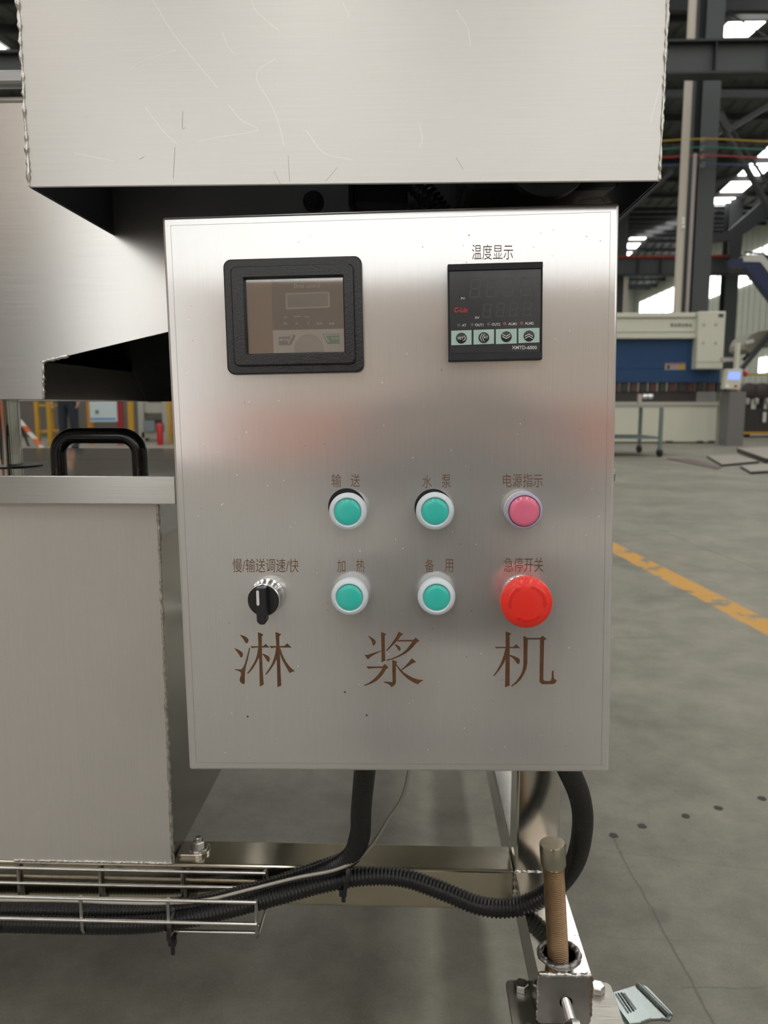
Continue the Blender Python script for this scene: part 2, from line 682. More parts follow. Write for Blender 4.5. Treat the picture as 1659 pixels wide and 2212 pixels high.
dark_panel = MB().box2((-17.0, YB + 0.121, 0), (-9.2, YB + 0.18, 5.6)).build('dark_panel_back', mat('dark_panel_grey', (0.10, 0.10, 0.10), 0.5))  # added behind the camera to darken the reflection in the housing
tag(dark_panel, 'unseen dark panel on the back wall, added to darken the housing reflection', None, None, 'structure')

# ------------------------------------------------------------------ text as flat print / etching
def text_mesh(s, offset=0.0):
    cu = bpy.data.curves.new('text', 'FONT')
    cu.body = s
    cu.size = 1.0
    cu.offset = offset
    cu.resolution_u = 4
    o = bpy.data.objects.new('text', cu)
    COL.objects.link(o)
    dg = bpy.context.evaluated_depsgraph_get()
    me = o.evaluated_get(dg).to_mesh()
    vs = [v.co.copy() for v in me.vertices]
    fs = [tuple(p.vertices) for p in me.polygons]
    o.evaluated_get(dg).to_mesh_clear()
    bpy.data.objects.remove(o)
    bpy.data.curves.remove(cu)
    return vs, fs


def print_text(s, place, mat_, parent, name='lettering', offset=0.0, shear=0.0, label=None):
    """place(u, v) maps the unit box (u right, v up) to local 3D"""
    vs, fs = text_mesh(s, offset)
    x0, x1 = min(v.x for v in vs), max(v.x for v in vs)
    y0, y1 = min(v.y for v in vs), max(v.y for v in vs)
    pts = []
    for v in vs:
        u, w = (v.x - x0) / max(1e-6, x1 - x0), (v.y - y0) / max(1e-6, y1 - y0)
        pts.append(place(u + shear * (w - 0.5), w))
    o = MB().add(pts, fs).build(name, mat_, parent)
    if label:
        o['label'] = label
    return o


# ------------------------------------------------------------------ control box
PA, PB, PC = -0.0189331, -0.01831523, -0.01448868
PM = (Matrix.Rotation(PC, 4, 'Z') @ Matrix.Rotation(PA, 4, 'X') @ Matrix.Rotation(PB, 4, 'Y'))
PO = Vector((-0.01481448, 0.60448864, 0.72351259 - 0.80 + CAM_H))
PR = PM.to_3x3()
PW, PH = 0.3475, 0.4465


def pl(x, y, n=0.0):
    """pixel -> local coordinates of the control box, on the plane n metres in front of its door"""
    nn = PR @ Vector((0, 1, 0))
    o = PO - nn * n
    r = ray(x, y)
    p = CAM + r * ((o - CAM).dot(nn) / r.dot(nn))
    q = PR.transposed() @ (p - PO)
    return Vector((q.x, -n, q.z))


box = thing('control_box', 'brushed stainless control box with push buttons, displays and brown Chinese lettering', 'control panel')
box.matrix_world = Matrix.Translation(PO) @ PM
hw, hh = PW / 2, PH / 2
door = MB().box2((-hw, 0, -hh), (hw, 0.018, hh)).build('door', PANEL_ST, box, bevel=0.0022, seg=3)
MB().box2((-hw + 0.003, 0.0185, -hh + 0.003), (hw - 0.003, 0.112, hh - 0.003)).build('housing', SIDE_ST, box, bevel=0.001)
# folded rim line of the door
rim = mat('rim_line', (0.36, 0.34, 0.32), 0.4, 0.8)
fr = MB()
a, b_ = hw - 0.0065, hh - 0.0065
for s in (-1, 1):
    fr.box((0, -0.00004, s * b_), (2 * a, 0.0001, 0.00022))
    fr.box((s * a, -0.00004, 0), (0.00022, 0.0001, 2 * b_))
fr.build('rim_line', rim, door)

# etched labels
ORG7, SC7 = (480.0, 1000.0), 1659 / 740.0


def z7(x, y):
    return ORG7[0] + x / SC7, ORG7[1] + y / SC7


def etched(s, x0, x1, y0, y1, place_px=z7, off=-0.004):
    c = [pl(*place_px(x0, y1), 0.00012), pl(*place_px(x1, y1), 0.00012), pl(*place_px(x0, y0), 0.00012)]
    return print_text(s, lambda u, v: c[0] + (c[1] - c[0]) * u + (c[2] - c[0]) * v, ETCH, door, 'lettering', off)


for t in (('输', 530, 576, 53, 118), ('送', 622, 667, 53, 116), ('水', 970, 1014, 58, 122), ('泵', 1063, 1108, 57, 121),
          ('电源指示', 1360, 1552, 52, 118), ('慢/输送调速/快', 50, 370, 463, 530), ('加', 556, 596, 468, 530),
          ('热', 648, 690, 466, 530), ('备', 982, 1026, 466, 530), ('用', 1077, 1118, 466, 530), ('急停开关', 1365, 1555, 458, 528)):
    etched(*t)
z6 = lambda x, y: (930 + x / 5.925, 500 + y / 5.925)
etched('温度显示', 530, 1055, 165, 360, z6)

GLYPHS = [
 ((490, 1350), 9.759, [
  [(272,205),(340,222),(400,248),(445,285),(458,320),(450,360),(432,382),(412,385),(392,370),(360,318),(320,262)],
  [(152,485),(220,510),(285,545),(330,580),(343,610),(338,655),(318,682),(300,685),(282,672),(258,625),(215,565)],
  [(472,480),(497,483),(470,600),(440,740),(405,860),(388,960),(380,1080),(378,1220),(370,1245),(330,1240),(285,1205),(270,1160),(280,1110),(297,1060),(295,1000),(270,980),(220,960),(165,945),(165,933),(230,933),(305,935),(345,890),(385,800),(420,680)],
  [(655,150),(775,198),(735,240),(742,600),(752,900),(778,1255),(695,1302),(683,700),(668,480)],
  [(492,447),(665,447),(668,475),(600,478),(535,490)],
  [(742,447),(775,440),(820,397),(903,475),(742,475)],
  [(660,480),(690,480),(690,690),(668,705),(620,800),(560,900),(490,990),(450,1028),(428,1022),(430,1010),(480,945),(540,850),(600,740),(640,620)],
  [(750,600),(820,625),(880,660),(905,690),(908,725),(895,770),(875,782),(855,768),(820,710),(775,645),(752,630)],
  [(1025,148),(1152,193),(1105,240),(1108,440),(1118,600),(1128,900),(1148,1275),(1068,1314),(1053,700),(1045,480)],
  [(895,443),(1045,443),(1045,475),(990,478),(942,490)],
  [(1108,443),(1210,442),(1272,387),(1366,477),(1108,475)],
  [(1035,480),(1070,480),(1060,715),(1040,740),(990,840),(930,930),(860,1020),(832,1048),(812,1038),(830,1010),(890,920),(950,820),(1000,680),(1030,560)],
  [(1115,478),(1130,490),(1160,590),(1200,690),(1260,790),(1330,880),(1380,930),(1425,960),(1422,985),(1385,985),(1355,995),(1332,1018),(1300,975),(1240,870),(1180,760),(1130,640),(1115,570)]]),
 ((770, 1350), 10.369, [
  [(552,157),(672,203),(632,240),(636,500),(645,798),(562,838),(560,500)],
  [(265,250),(285,245),(350,290),(410,330),(435,370),(430,410),(405,450),(380,465),(362,440),(340,360),(300,295)],
  [(180,668),(250,668),(380,625),(560,568),(562,582),(470,630),(330,705),(255,772)],
  [(948,145),(985,170),(1055,210),(1010,230),(960,295),(910,355),(820,450),(740,525),(690,578),(668,580),(665,565),(740,480),(820,370),(890,265),(920,200)],
  [(930,335),(1270,333),(1270,370),(915,370)],
  [(1270,335),(1328,280),(1412,358),(1350,395),(1270,490),(1180,580),(1080,650),(960,710),(820,765),(690,800),(672,795),(676,775),(780,750),(900,700),(1010,640),(1110,560),(1190,460),(1255,372)],
  [(845,430),(875,430),(935,460),(985,500),(992,535),(980,570),(958,583),(942,565),(910,510),(870,460)],
  [(798,780),(925,828),(888,855),(882,950),(885,1280),(870,1325),(830,1365),(778,1390),(755,1350),(720,1325),(660,1300),(605,1280),(612,1265),(700,1272),(800,1280),(808,1250)],
  [(218,928),(580,928),(635,873),(720,950),(665,990),(610,1080),(540,1170),(450,1250),(340,1310),(230,1350),(170,1360),(168,1345),(270,1300),(380,1220),(480,1120),(545,1030),(580,965),(420,965),(268,980)],
  [(1240,747),(1343,833),(1270,852),(1130,940),(1015,1018),(1000,1000),(1080,930),(1180,820)],
  [(885,850),(920,910),(980,985),(1060,1060),(1150,1120),(1260,1180),(1380,1220),(1490,1235),(1490,1250),(1430,1275),(1380,1330),(1280,1290),(1150,1210),(1040,1110),(950,1000),(885,900)]]),
 ((1050, 1350), 9.759, [
  [(413,137),(537,180),(497,215),(497,1275),(400,1315),(415,480)],
  [(180,460),(415,460),(413,487),(235,490),(220,502)],
  [(497,462),(580,460),(632,405),(722,490),(497,488)],
  [(410,487),(450,487),(415,720),(370,810),(300,920),(220,1020),(172,1080),(152,1073),(158,1058),(230,960),(300,830),(350,700),(385,590)],
  [(497,628),(560,645),(640,675),(695,705),(713,745),(705,795),(690,820),(672,826),(650,810),(610,750),(560,695),(497,655)],
  [(785,225),(870,272),(878,310),(872,560),(870,800),(850,920),(800,1040),(730,1150),(640,1240),(545,1298),(527,1283),(620,1200),(700,1100),(760,980),(785,850),(790,500)],
  [(870,272),(1140,272),(1140,305),(875,307)],
  [(1138,275),(1190,225),(1277,292),(1222,325),(1218,600),(1210,900),(1205,1140),(1220,1165),(1245,1180),(1345,1180),(1365,1165),(1380,1120),(1390,965),(1425,965),(1425,1100),(1445,1140),(1490,1168),(1465,1215),(1430,1240),(1390,1248),(1190,1248),(1150,1230),(1125,1185),(1130,900),(1138,500)]])]
for (o0, sc, polys) in GLYPHS:
    g = MB()
    for k, poly in enumerate(polys):
        g.prism([pl(o0[0] + x / sc, o0[1] + y / sc, 0.0) for (x, y) in poly], (0, -0.00012 - 0.000004 * k, 0))
    o = g.build('lettering', ETCH_BIG, door)
    o['label'] = 'large brown etched Chinese character'


def rrect(x0, x1, z0, z1, r, y, n=5):
    pts = []
    for (cx, cz, a0) in ((x1 - r, z1 - r, 0), (x0 + r, z1 - r, 90), (x0 + r, z0 + r, 180), (x1 - r, z0 + r, 270)):
        for k in range(n + 1):
            a = R(a0 + 90 * k / n)
            pts.append(Vector((cx + r * math.cos(a), y, cz + r * math.sin(a))))
    return pts


# drive window: stepped black frame, glass, keypad behind
WX0, WX1, WZ0, WZ1 = -0.1265, -0.0198, 0.1023, 0.1894
ix = 0.0163
FX0, FX1, FZ0, FZ1 = WX0 + 0.0165, WX1 - 0.0145, WZ0 + 0.0155, WZ1 - 0.0150
win = MB()
win.ring(rrect(WX0, WX1, WZ0, WZ1, 0.006, 0), rrect(FX0, FX1, FZ0, FZ1, 0.0006, 0), (0, -0.0050, 0))
win.ring(rrect(WX0 + .0062, WX1 - .0062, WZ0 + .0062, WZ1 - .0062, 0.004, -0.005), rrect(FX0, FX1, FZ0, FZ1, 0.0006, -0.005), (0, -0.0035, 0))
wino = win.build('drive_window', FRAME_PL, box, bevel=0.0012, seg=3, fix=True)
wino['label'] = 'black stepped frame around a glass window over a motor drive keypad'
MB().box2((FX0, -0.0040, FZ0), (FX1, -0.0025, FZ1)).build('window_pane', glass_mat('window_glass', 0.13), wino)
KD = -0.0009
MB().box2((FX0, KD, FZ0), (FX1, KD + 0.0006, FZ1)).build('recess', mat('brown_recess', (0.30, 0.18, 0.135), 0.6), wino)
KP = lambda x, y, n=0.0: pl(570 + x / 8.7316, 590 + y / 8.7316, -KD + n)


def kpoly(pts, n, d, name, m, par=wino, bevel=0):
    return MB().prism([KP(x, y, n) for (x, y) in pts], (0, -d, 0)).build(name, m, par, bevel=bevel)


xr_, zb_, zt_ = FX1, FZ0, FZ1
kleft = KP(160, 700).x
zsplit = KP(800, 1065).z
MB().box2((kleft, KD, zsplit), (xr_, KD - 0.0004, zt_)).build('keypad_face', mat('keypad_dark', (0.055, 0.040, 0.034), 0.5), wino)
MB().box2((kleft, KD, zb_), (xr_, KD - 0.0004, zsplit)).build('keypad_lower', mat('keypad_grey', (0.66, 0.63, 0.60), 0.45), wino)
lf = [(405, 375), (1240, 350), (1250, 650), (420, 685)]
li = [(440, 405), (1205, 380), (1210, 620), (448, 648)]
MB().ring([KP(x, y, 0.0005) for x, y in lf], [KP(x, y, 0.0005) for x, y in li], (0, -0.0003, 0)).build('lcd_frame', mat('lcd_frame', (0.50, 0.47, 0.40), 0.5), wino, fix=True)
kpoly(li, 0.0005, 0.0001, 'lcd', mat('lcd_dark', (0.12, 0.125, 0.10), 0.25))
kpoly([(285, 1190), (580, 1162), (592, 1185), (515, 1355), (290, 1360)], 0.0005, 0.0005, 'mode_key', mat('key_dark', (0.14, 0.145, 0.15), 0.4))
kpoly([(1102, 1145), (1425, 1140), (1428, 1325), (1205, 1335)], 0.0005, 0.0005, 'run_key', mat('key_green', (0.03, 0.28, 0.17), 0.4))
kpoly([(290, 1188), (550, 1172), (465, 1330), (450, 1325), (515, 1190), (290, 1203)], 0.00105, 0.00005, 'lettering', WHITE_PR)
kpoly([(1128, 1160), (1405, 1158), (1405, 1172), (1165, 1176), (1235, 1300), (1215, 1302)], 0.00105, 0.00005, 'lettering', WHITE_PR)
dial = []
dc, dr = (848, 1425), 272
zcut = FZ0
for k in range(33):
    a = math.pi * k / 32 * 1.22 - 0.11 * math.pi
    p = KP(dc[0] + dr * math.cos(a), dc[1] - dr * math.sin(a), 0.0005)
    if p.z > zcut + 0.0003:
        dial.append(p)
MB().prism(dial, (0, -0.0008, 0)).build('dial', mat('dial_grey', (0.46, 0.42, 0.40), 0.25), wino, bevel=0.0002)


def kt(s, x0, x1, y0, y1, m=WHITE_PR, off=0.0, shear=0.0):
    c = [KP(x0, y1, 0.00115), KP(x1, y1, 0.00115), KP(x0, y0, 0.00115)]
    print_text(s, lambda u, v: c[0] + (c[1] - c[0]) * u + (c[2] - c[0]) * v, m, wino, 'lettering', off, shear)


kt('Drive control', 572, 1052, 205, 280, mat('print_brown', (0.60, 0.50, 0.44), 0.5), 0, 0.02)
kt('MODE', 298, 470, 1232, 1282, off=0.01)
kt('RUN', 1275, 1398, 1205, 1250, off=0.01)
for s, xx in (('Hz', 375), ('A', 600), ('V', 818), ('RUN', 1003), ('ALM', 1225)):
    kt(s, xx, xx + {1: 36, 2: 66, 3: 98}[len(s)], 930, 972, off=0.01)
kpoly([(395, 822), (445, 822), (445, 830), (404, 830), (404, 858), (395, 858)], 0.0011, 0.00005, 'lettering', WHITE_PR)
kpoly([(560, 815), (690, 815), (690, 823), (560, 823)], 0.0011, 0.00005, 'lettering', WHITE_PR)
kpoly([(760, 815), (840, 813), (840, 845), (832, 845), (832, 821), (760, 823)], 0.0011, 0.00005, 'lettering', WHITE_PR)

# temperature controller
TX0, TX1, TZ0, TZ1 = 0.0452, 0.1164, 0.1088, 0.1812
zt = lambda x, y, n: pl(930 + x / 5.925, 500 + y / 5.925, n)
ctl = MB()
ctl.box2((TX0, -0.0048, TZ0), (TX1, 0, TZ1))
ctl.box2((TX0, -0.0068, TZ1 - 0.0052), (TX1, -0.0047, TZ1 - 0.0003))
ctl.box2((TX0, -0.0068, TZ0 + 0.0003), (TX1, -0.0047, TZ0 + 0.0058))
ctl.box2((TX0, -0.0062, TZ0 + 0.005), (TX0 + 0.0012, -0.0047, TZ1 - 0.005))
ctl.box2((TX1 - 0.0012, -0.0062, TZ0 + 0.005), (TX1, -0.0047, TZ1 - 0.005))
ctl = ctl.build('temperature_controller', BLACK_TEX, box, bevel=0.0007, seg=2)
ctl['label'] = 'square black temperature controller with two dark digit rows and four keys'
FN = 0.0049
face = MB().box2((TX0 + 0.0013, -FN - 0.0002, TZ0 + 0.0060), (TX1 - 0.0013, -FN + 0.0004, TZ1 - 0.0055)).build(
    'display_face', mat('smoked_face', (0.050, 0.053, 0.058), 0.16, noise=0.35, nscale=60), ctl)
FN += 0.00025
SEG_M = mat('unlit_segment', (0.078, 0.074, 0.071), 0.35)


def tpoly(pts, n, d, name, m, par=ctl):
    return MB().prism([zt(x, y, FN + n) for (x, y) in pts], (0, -d, 0)).build(name, m, par)


def tt(s, x0, x1, y0, y1, m=WHITE_PR, off=0.0, shear=0.0, par=ctl, n=0.00005):
    c = [zt(x0, y1, FN + n), zt(x1, y1, FN + n), zt(x0, y0, FN + n)]
    print_text(s, lambda u, v: c[0] + (c[1] - c[0]) * u + (c[2] - c[0]) * v, m, par, 'lettering', off, shear)


def digit(cx, cy, w, h, t, sl):
    g = MB()
    segs = []
    hw_, hh_ = w / 2, h / 2
    gp = t * 0.25
    for yy in (-hh_, 0, hh_):
        y0 = yy - t / 2 if yy == 0 else (yy if yy < 0 else yy - t)
        segs.append([(-hw_ + t * .7, y0), (hw_ - t * .7, y0), (hw_ - t * .7, y0 + t), (-hw_ + t * .7, y0 + t)])
    for sx in (-1, 1):
        for (a, bb) in ((-hh_ + t * .6, -t * .45), (t * .45, hh_ - t * .6)):
            x0 = -hw_ if sx < 0 else hw_ - t
            segs.append([(x0, a), (x0 + t, a), (x0 + t, bb), (x0, bb)])
    for q in segs:
        pts = [zt(cx + x - sl * y + 0.0, cy + y - 0.04 * x, FN + 0.00003) for (x, y) in q]
        g.prism(pts, (0, -0.00005, 0))
    dp = [zt(cx + hw_ + t * 0.6 - sl * hh_ + math.cos(a) * t * .5, cy + hh_ - t * .5 + math.sin(a) * t * .5, FN + 0.00003) for a in [k * math.pi / 4 for k in range(8)]]
    g.prism(dp, (0, -0.00005, 0))
    g.build('digit', SEG_M, ctl)


for i, cx in enumerate((572, 785, 1000, 1218)):
    digit(cx, 730 - i * 9, 135, 245, 21, 0.10)
for i, cx in enumerate((722, 893, 1062, 1235)):
    digit(cx, 1012 - i * 7, 102, 178, 12, 0.10)
tt('PV', 390, 443, 843, 872, off=0.01)
tt('SV', 570, 627, 1088, 1118, off=0.01)
RED_PR = mat('red_print', (0.62, 0.03, 0.02), 0.4)
tt('C-Lin', 303, 475, 972, 1036, RED_PR, 0.035, 0.06)
tt('XMTD-6000', 1042, 1360, 1463, 1508, off=0.012)
for s, x0, x1, yc in (('AT', 402, 458, 1201), ('OUT1', 570, 677, 1196), ('OUT2', 782, 892, 1189), ('ALM1', 993, 1103, 1182), ('ALM2', 1207, 1320, 1175)):
    tt(s, x0, x1, yc - 17, yc + 17, off=0.012)
for (cx, cy, col) in ((362, 1203, (.07, .13, .09)), (533, 1197, (.07, .13, .09)), (742, 1190, (.12, .12, .12)), (950, 1183, (.24, .12, .12)), (1163, 1176, (.24, .12, .12))):
    MB().lathe([(0.0014, 0), (0.0014, 0.0001), (0.0009, 0.0003)], zt(cx, cy, FN), (0, -1, 0), 16).build(
        'indicator_lamp', mat('lamp_%d' % int(col[0] * 100), col, 0.3), ctl)
KEY_M = mat('mint_key', (0.50, 0.70, 0.64), 0.45)
keys = (((265, 525, 1272, 1458), (395, 1365)), ((550, 812, 1262, 1448), (682, 1358)), ((836, 1102, 1253, 1443), (970, 1347)), ((1124, 1392, 1243, 1430), (1260, 1337)))
for i, ((x0, x1, y0, y1), (cx, cy)) in enumerate(keys):
    k_ = tpoly([(x0, y0), (x1, y0 - 9), (x1, y1 - 9), (x0, y1)], 0.0, 0.0006, 'key', KEY_M)
    c = zt(cx, cy, FN + 0.0006)
    MB().lathe([(0.00405, 0), (0.00405, 0.0004), (0.0034, 0.0007), (0.0018, 0.00085)], c, (0, -1, 0), 24).build('key_cap', mat('key_cap_black', (0.03, 0.032, 0.035), 0.25), k_, smooth=40)
    n = 0.0016

    def kp2(pts):
        tpoly(pts, n, 0.00005, 'lettering', WHITE_PR, k_)
    if i == 0:
        tt('SET', 345, 425, 1348, 1380, off=0.01, par=k_, n=n)
        kp2([(425, 1335), (440, 1340), (449, 1362), (440, 1390), (415, 1402), (415, 1395), (434, 1385), (441, 1362), (434, 1345), (422, 1342)])
    elif i == 1:
        tt('AT', 680, 735, 1338, 1372, off=0.01, par=k_, n=n)
        for dx in (0, 28):
            kp2([(660 + dx, 1308), (668 + dx, 1308), (638 + dx, 1360), (668 + dx, 1410), (660 + dx, 1410), (630 + dx, 1360)])
    else:
        sg = 1 if i == 2 else -1
        for dy in (-14, 14):
            yb = cy + dy
            kp2([(cx - 50, yb - 12 * sg), (cx, yb + 14 * sg), (cx + 50, yb - 16 * sg), (cx + 50, yb - 26 * sg), (cx, yb + 4 * sg), (cx - 50, yb - 22 * sg)])

# push buttons
BOOT = mat('frosted_boot', (0.78, 0.86, 0.93), 0.38, **{'Subsurface Weight': 0.25, 'Subsurface Radius': (0.004, 0.004, 0.004), 'Coat Weight': 0.15})
TEAL = mat('teal_cap', (0.05, 0.66, 0.57), 0.30, **{'Coat Weight': 0.5, 'Coat Roughness': 0.08})
PINK = mat('pink_lens', (0.92, 0.20, 0.34), 0.18, **{'Coat Weight': 0.6, 'Coat Roughness': 0.05})
LILAC = mat('lilac_ring', (0.50, 0.47, 0.64), 0.3, **{'Coat Weight': 0.4, 'Subsurface Weight': 0.2, 'Subsurface Radius': (0.003, 0.003, 0.003)})
WHITE_PL = mat('white_plastic', (0.72, 0.72, 0.70), 0.4)
for (x, z, lab) in ((-0.0338, -0.0050, 'teal push button in the top row, left of the two'), (0.0338, -0.0054, 'teal push button in the top row, beside the pink lamp'),
                    (-0.0339, -0.0726, 'teal push button in the lower row, beside the black knob'), (0.0343, -0.0730, 'teal push button in the lower row, beside the red stop button')):
    b0 = MB().lathe([(0.0128, 0), (0.0128, 0.004), (0.0136, 0.0046), (0.0141, 0.0075), (0.0137, 0.0085), (0.0145, 0.0100), (0.0148, 0.0135),
                     (0.0142, 0.0160), (0.0128, 0.0175), (0.0114, 0.0178), (0.0108, 0.0172), (0.0104, 0.0160)], (x, 0, z), (0, -1, 0), 48).build(
        'push_button', BOOT, box, smooth=50)
    b0['label'] = lab
    MB().lathe([(0.0104, 0.0155), (0.0103, 0.0166), (0.0098, 0.0172), (0.0070, 0.0177), (0.003, 0.0179)], (x, 0, z), (0, -1, 0), 40).build('button_cap', TEAL, b0, smooth=60)
for (x, z) in ((-0.0338 - 0.0022, -0.0050 + 0.0022), (0.0338 - 0.0012, -0.0054 + 0.0012)):
    MB().lathe([(0.0148, -0.0002), (0.0148, 0.00025)], (x, 0, z), (0, -1, 0), 40).build('panel_cutout', mat('cutout_black', (0.006, 0.006, 0.007), 0.7), door)
x, z = 0.1018, -0.0058
b0 = MB().lathe([(0.0132, 0), (0.0132, 0.004), (0.0143, 0.0050), (0.0143, 0.0115), (0.0135, 0.0125)], (x, 0, z), (0, -1, 0), 48).build('pilot_lamp', WHITE_PL, box, smooth=40)
b0['label'] = 'pink pilot lamp in a pale lilac ring'
MB().lathe([(0.0143, 0.0118), (0.0143, 0.0160), (0.0132, 0.0173), (0.0122, 0.0173), (0.0116, 0.0150)], (x, 0, z), (0, -1, 0), 48).build('lamp_ring', LILAC, b0, smooth=50)
MB().lathe([(0.0114, 0.0150), (0.0114, 0.0185), (0.0107, 0.0196), (0.0085, 0.0201), (0.004, 0.0203)], (x, 0, z), (0, -1, 0), 48).build('lamp_lens', PINK, b0, smooth=50)

# selector knob
x, z = -0.1020, -0.0745
b0 = MB().lathe([(0.0142, 0), (0.0142, 0.0012), (0.0128, 0.0022), (0.0128, 0.0120), (0.0131, 0.0128), (0.0131, 0.0165), (0.0124, 0.0168), (0.0122, 0.0160)], (x, 0, z), (0, -1, 0), 48).build('selector_knob', CHROME, box, smooth=35)
b0['label'] = 'black rotary selector knob on a chrome ring'
MB().lathe([(0.0122, 0.0155), (0.0122, 0.0166), (0.0118, 0.0170)], (x, 0, z), (0, -1, 0), 48).build('knob_disc', BLACK_PL, b0, smooth=35)
lv = MB()
prof = [(-0.0040, 0.0120), (0.0035, 0.0120), (0.0040, 0.0), (0.0038, -0.0150), (0.0020, -0.0172), (-0.0015, -0.0172), (-0.0038, -0.0150), (-0.0043, 0.0)]
lv.prism([(x + a_, -0.0165, z + b_) for a_, b_ in prof], (0, -0.0100, 0))
lv.build('knob_lever', BLACK_PL, b0, bevel=0.0009, seg=3)
MB().prism([(x - 0.0022 + p.x, -0.0268, z + 0.0035 + p.z) for p in rrect(-0.0011, 0.0011, -0.0052, 0.0068, 0.0011, 0)], (0, -0.0002, 0)).build('knob_pointer', WHITE_PR, b0)

# emergency stop
x, z = 0.1022, -0.0742
ESTOP = mat('stop_red', (1.0, 0.036, 0.022), 0.36, **{'Coat Weight': 0.2, 'Subsurface Weight': 0.05})
b0 = MB().lathe([(0.0150, 0), (0.0150, 0.002), (0.0138, 0.003), (0.0138, 0.013), (0.0120, 0.014), (0.0120, 0.020)], (x, 0, z), (0, -1, 0), 40).build('emergency_stop', CHROME, box, smooth=35)
b0['label'] = 'red mushroom emergency stop button with embossed turning arrows'
mh = MB()
seg = 144
prof = [(0.0122, 0.0185), (0.0182, 0.0210), (0.0196, 0.0228), (0.0200, 0.0260), (0.0198, 0.0300), (0.0188, 0.0322), (0.0168, 0.0336), (0.0140, 0.0345), (0.0100, 0.0350), (0.0050, 0.0352), (0.0008, 0.0353)]
vs, fs = [], []
for i, (r, h) in enumerate(prof):
    for k in range(seg):
        a = 2 * math.pi * k / seg
        rr = r
        if 2 <= i <= 4:
            rr = r * (1.0 if k % 2 else 0.978)
        vs.append((x + rr * math.cos(a), -h, z + rr * math.sin(a)))
for i in range(len(prof) - 1):
    for k in range(seg):
        a, b_ = i * seg + k, i * seg + (k + 1) % seg
        fs.append((a, b_, b_ + seg, a + seg))
fs.append(tuple(range((len(prof) - 1) * seg, len(prof) * seg)))
mh.add(vs, fs)
mush = mh.build('mushroom_head', ESTOP, b0, smooth=28, fix=True)


def hd(r):
    for (r0, h0), (r1, h1) in zip(prof[4:], prof[5:]):
        if r1 <= r <= r0:
            return h0 + (h1 - h0) * (r0 - r) / (r0 - r1)
    return 0.0353


for a0, a1 in ((195, 112), (78, -12), (-48, -128)):
    g = MB()
    vs, fs = [], []
    n = 16
    end = a1 + (14 if a1 < a0 else -14)
    stations = [(a0 + (end - a0) * k / n, 0.0122, 0.0142) for k in range(n + 1)]
    stations += [(end, 0.0112, 0.0153), (a1, 0.0132, 0.0134)]
    for (an, r0, r1) in stations:
        for r in (r0, r1):
            for lift in (0.00004, 0.00032):
                vs.append((x + r * math.cos(R(an)), -(hd(r) + lift), z + r * math.sin(R(an))))
    for k in range(len(stations) - 1):
        i, j = 4 * k, 4 * (k + 1)
        fs += [(i + 1, i + 3, j + 3, j + 1), (i, i + 1, j + 1, j), (i + 2, j + 2, j + 3, i + 3)]
    g.add(vs, fs)
    g.build('arrow', mat('stop_red_emboss', (0.82, 0.020, 0.014), 0.36), mush, fix=True)

# specks, droplets and marks on the door
def specks(name, m, n, r0, r1, seed):
    rnd = random.Random(seed)
    g = MB()
    for _ in range(n):
        cx, cz, r = rnd.uniform(-hw + .01, hw - .01), rnd.uniform(-hh + .01, hh - .01), rnd.uniform(r0, r1)
        st, an = rnd.uniform(0.6, 1.6), rnd.uniform(0, 3.14)
        pts = []
        for k in range(6):
            a = k * math.pi / 3
            u, v = r * math.cos(a) * st, r * math.sin(a)
            pts.append(Vector((cx + u * math.cos(an) - v * math.sin(an), -0.00005, cz + u * math.sin(an) + v * math.cos(an))))
        g.add(pts, [tuple(range(6))])
    o = g.build(name, m, door)
    o['kind'] = 'stuff'


specks('dust_specks', mat('pale_dust', (0.85, 0.85, 0.84), 0.5), 110, 0.00015, 0.0004, 3)
specks('dirt_specks', mat('dark_dirt', (0.10, 0.09, 0.10), 0.6), 60, 0.00015, 0.0005, 5)
for (px, py) in ((535, 1548), (745, 1495), (792, 1545), (1168, 1398)):
    c = pl(px, py)
    MB().lathe([(0.0009, 0), (0.0007, 0.0001)], c, (0, -1, 0), 9).build('paint_speck', mat('purple_speck', (0.06, 0.05, 0.075), 0.6), door)

# lock on the right side
lc = Vector((hw, 0.036, pl(1326, 1034).z))
lk = MB().lathe([(0.0125, -0.001), (0.0125, 0.002), (0.0105, 0.0038)], lc, (1, 0, 0), 32).build('cam_lock', CHROME, box, smooth=35)
MB().lathe([(0.0068, 0.0035), (0.0068, 0.0075), (0.0055, 0.0085)], lc, (1, 0, 0), 6).build('lock_key_insert', BOLT_ST, lk, bevel=0.0006)
# glands under the box
for (px, py, yy) in ((781, 1668, 0.060), (1238, 1668, 0.045), (822, 1676, 0.092)):
    g = pl(px, py)
    MB().lathe([(0.0135, 0.0), (0.0135, 0.012), (0.0125, 0.014)], (g.x, yy, -hh + 0.003), (0, 0, -1), 24).build('cable_gland', mat('grey_gland', (0.18, 0.18, 0.18), 0.45) if yy > .09 else BLACK_PL, box)

# ------------------------------------------------------------------ the machine
def weld(path, r, name='weld_seam', parent=None, m=None, seg=7, jit=0.45, step=None):
    pts = resample([Vector(p) for p in path], step or r * 1.3)
    rads = [r * random.uniform(1 - jit, 1 + jit) for _ in pts]
    pts = [p + Vector((random.uniform(-1, 1), random.uniform(-1, 1), random.uniform(-1, 1))) * r * 0.25 for p in pts]
    return MB().tube(pts, rads, seg).build(name, m or WELD, parent, smooth=70)


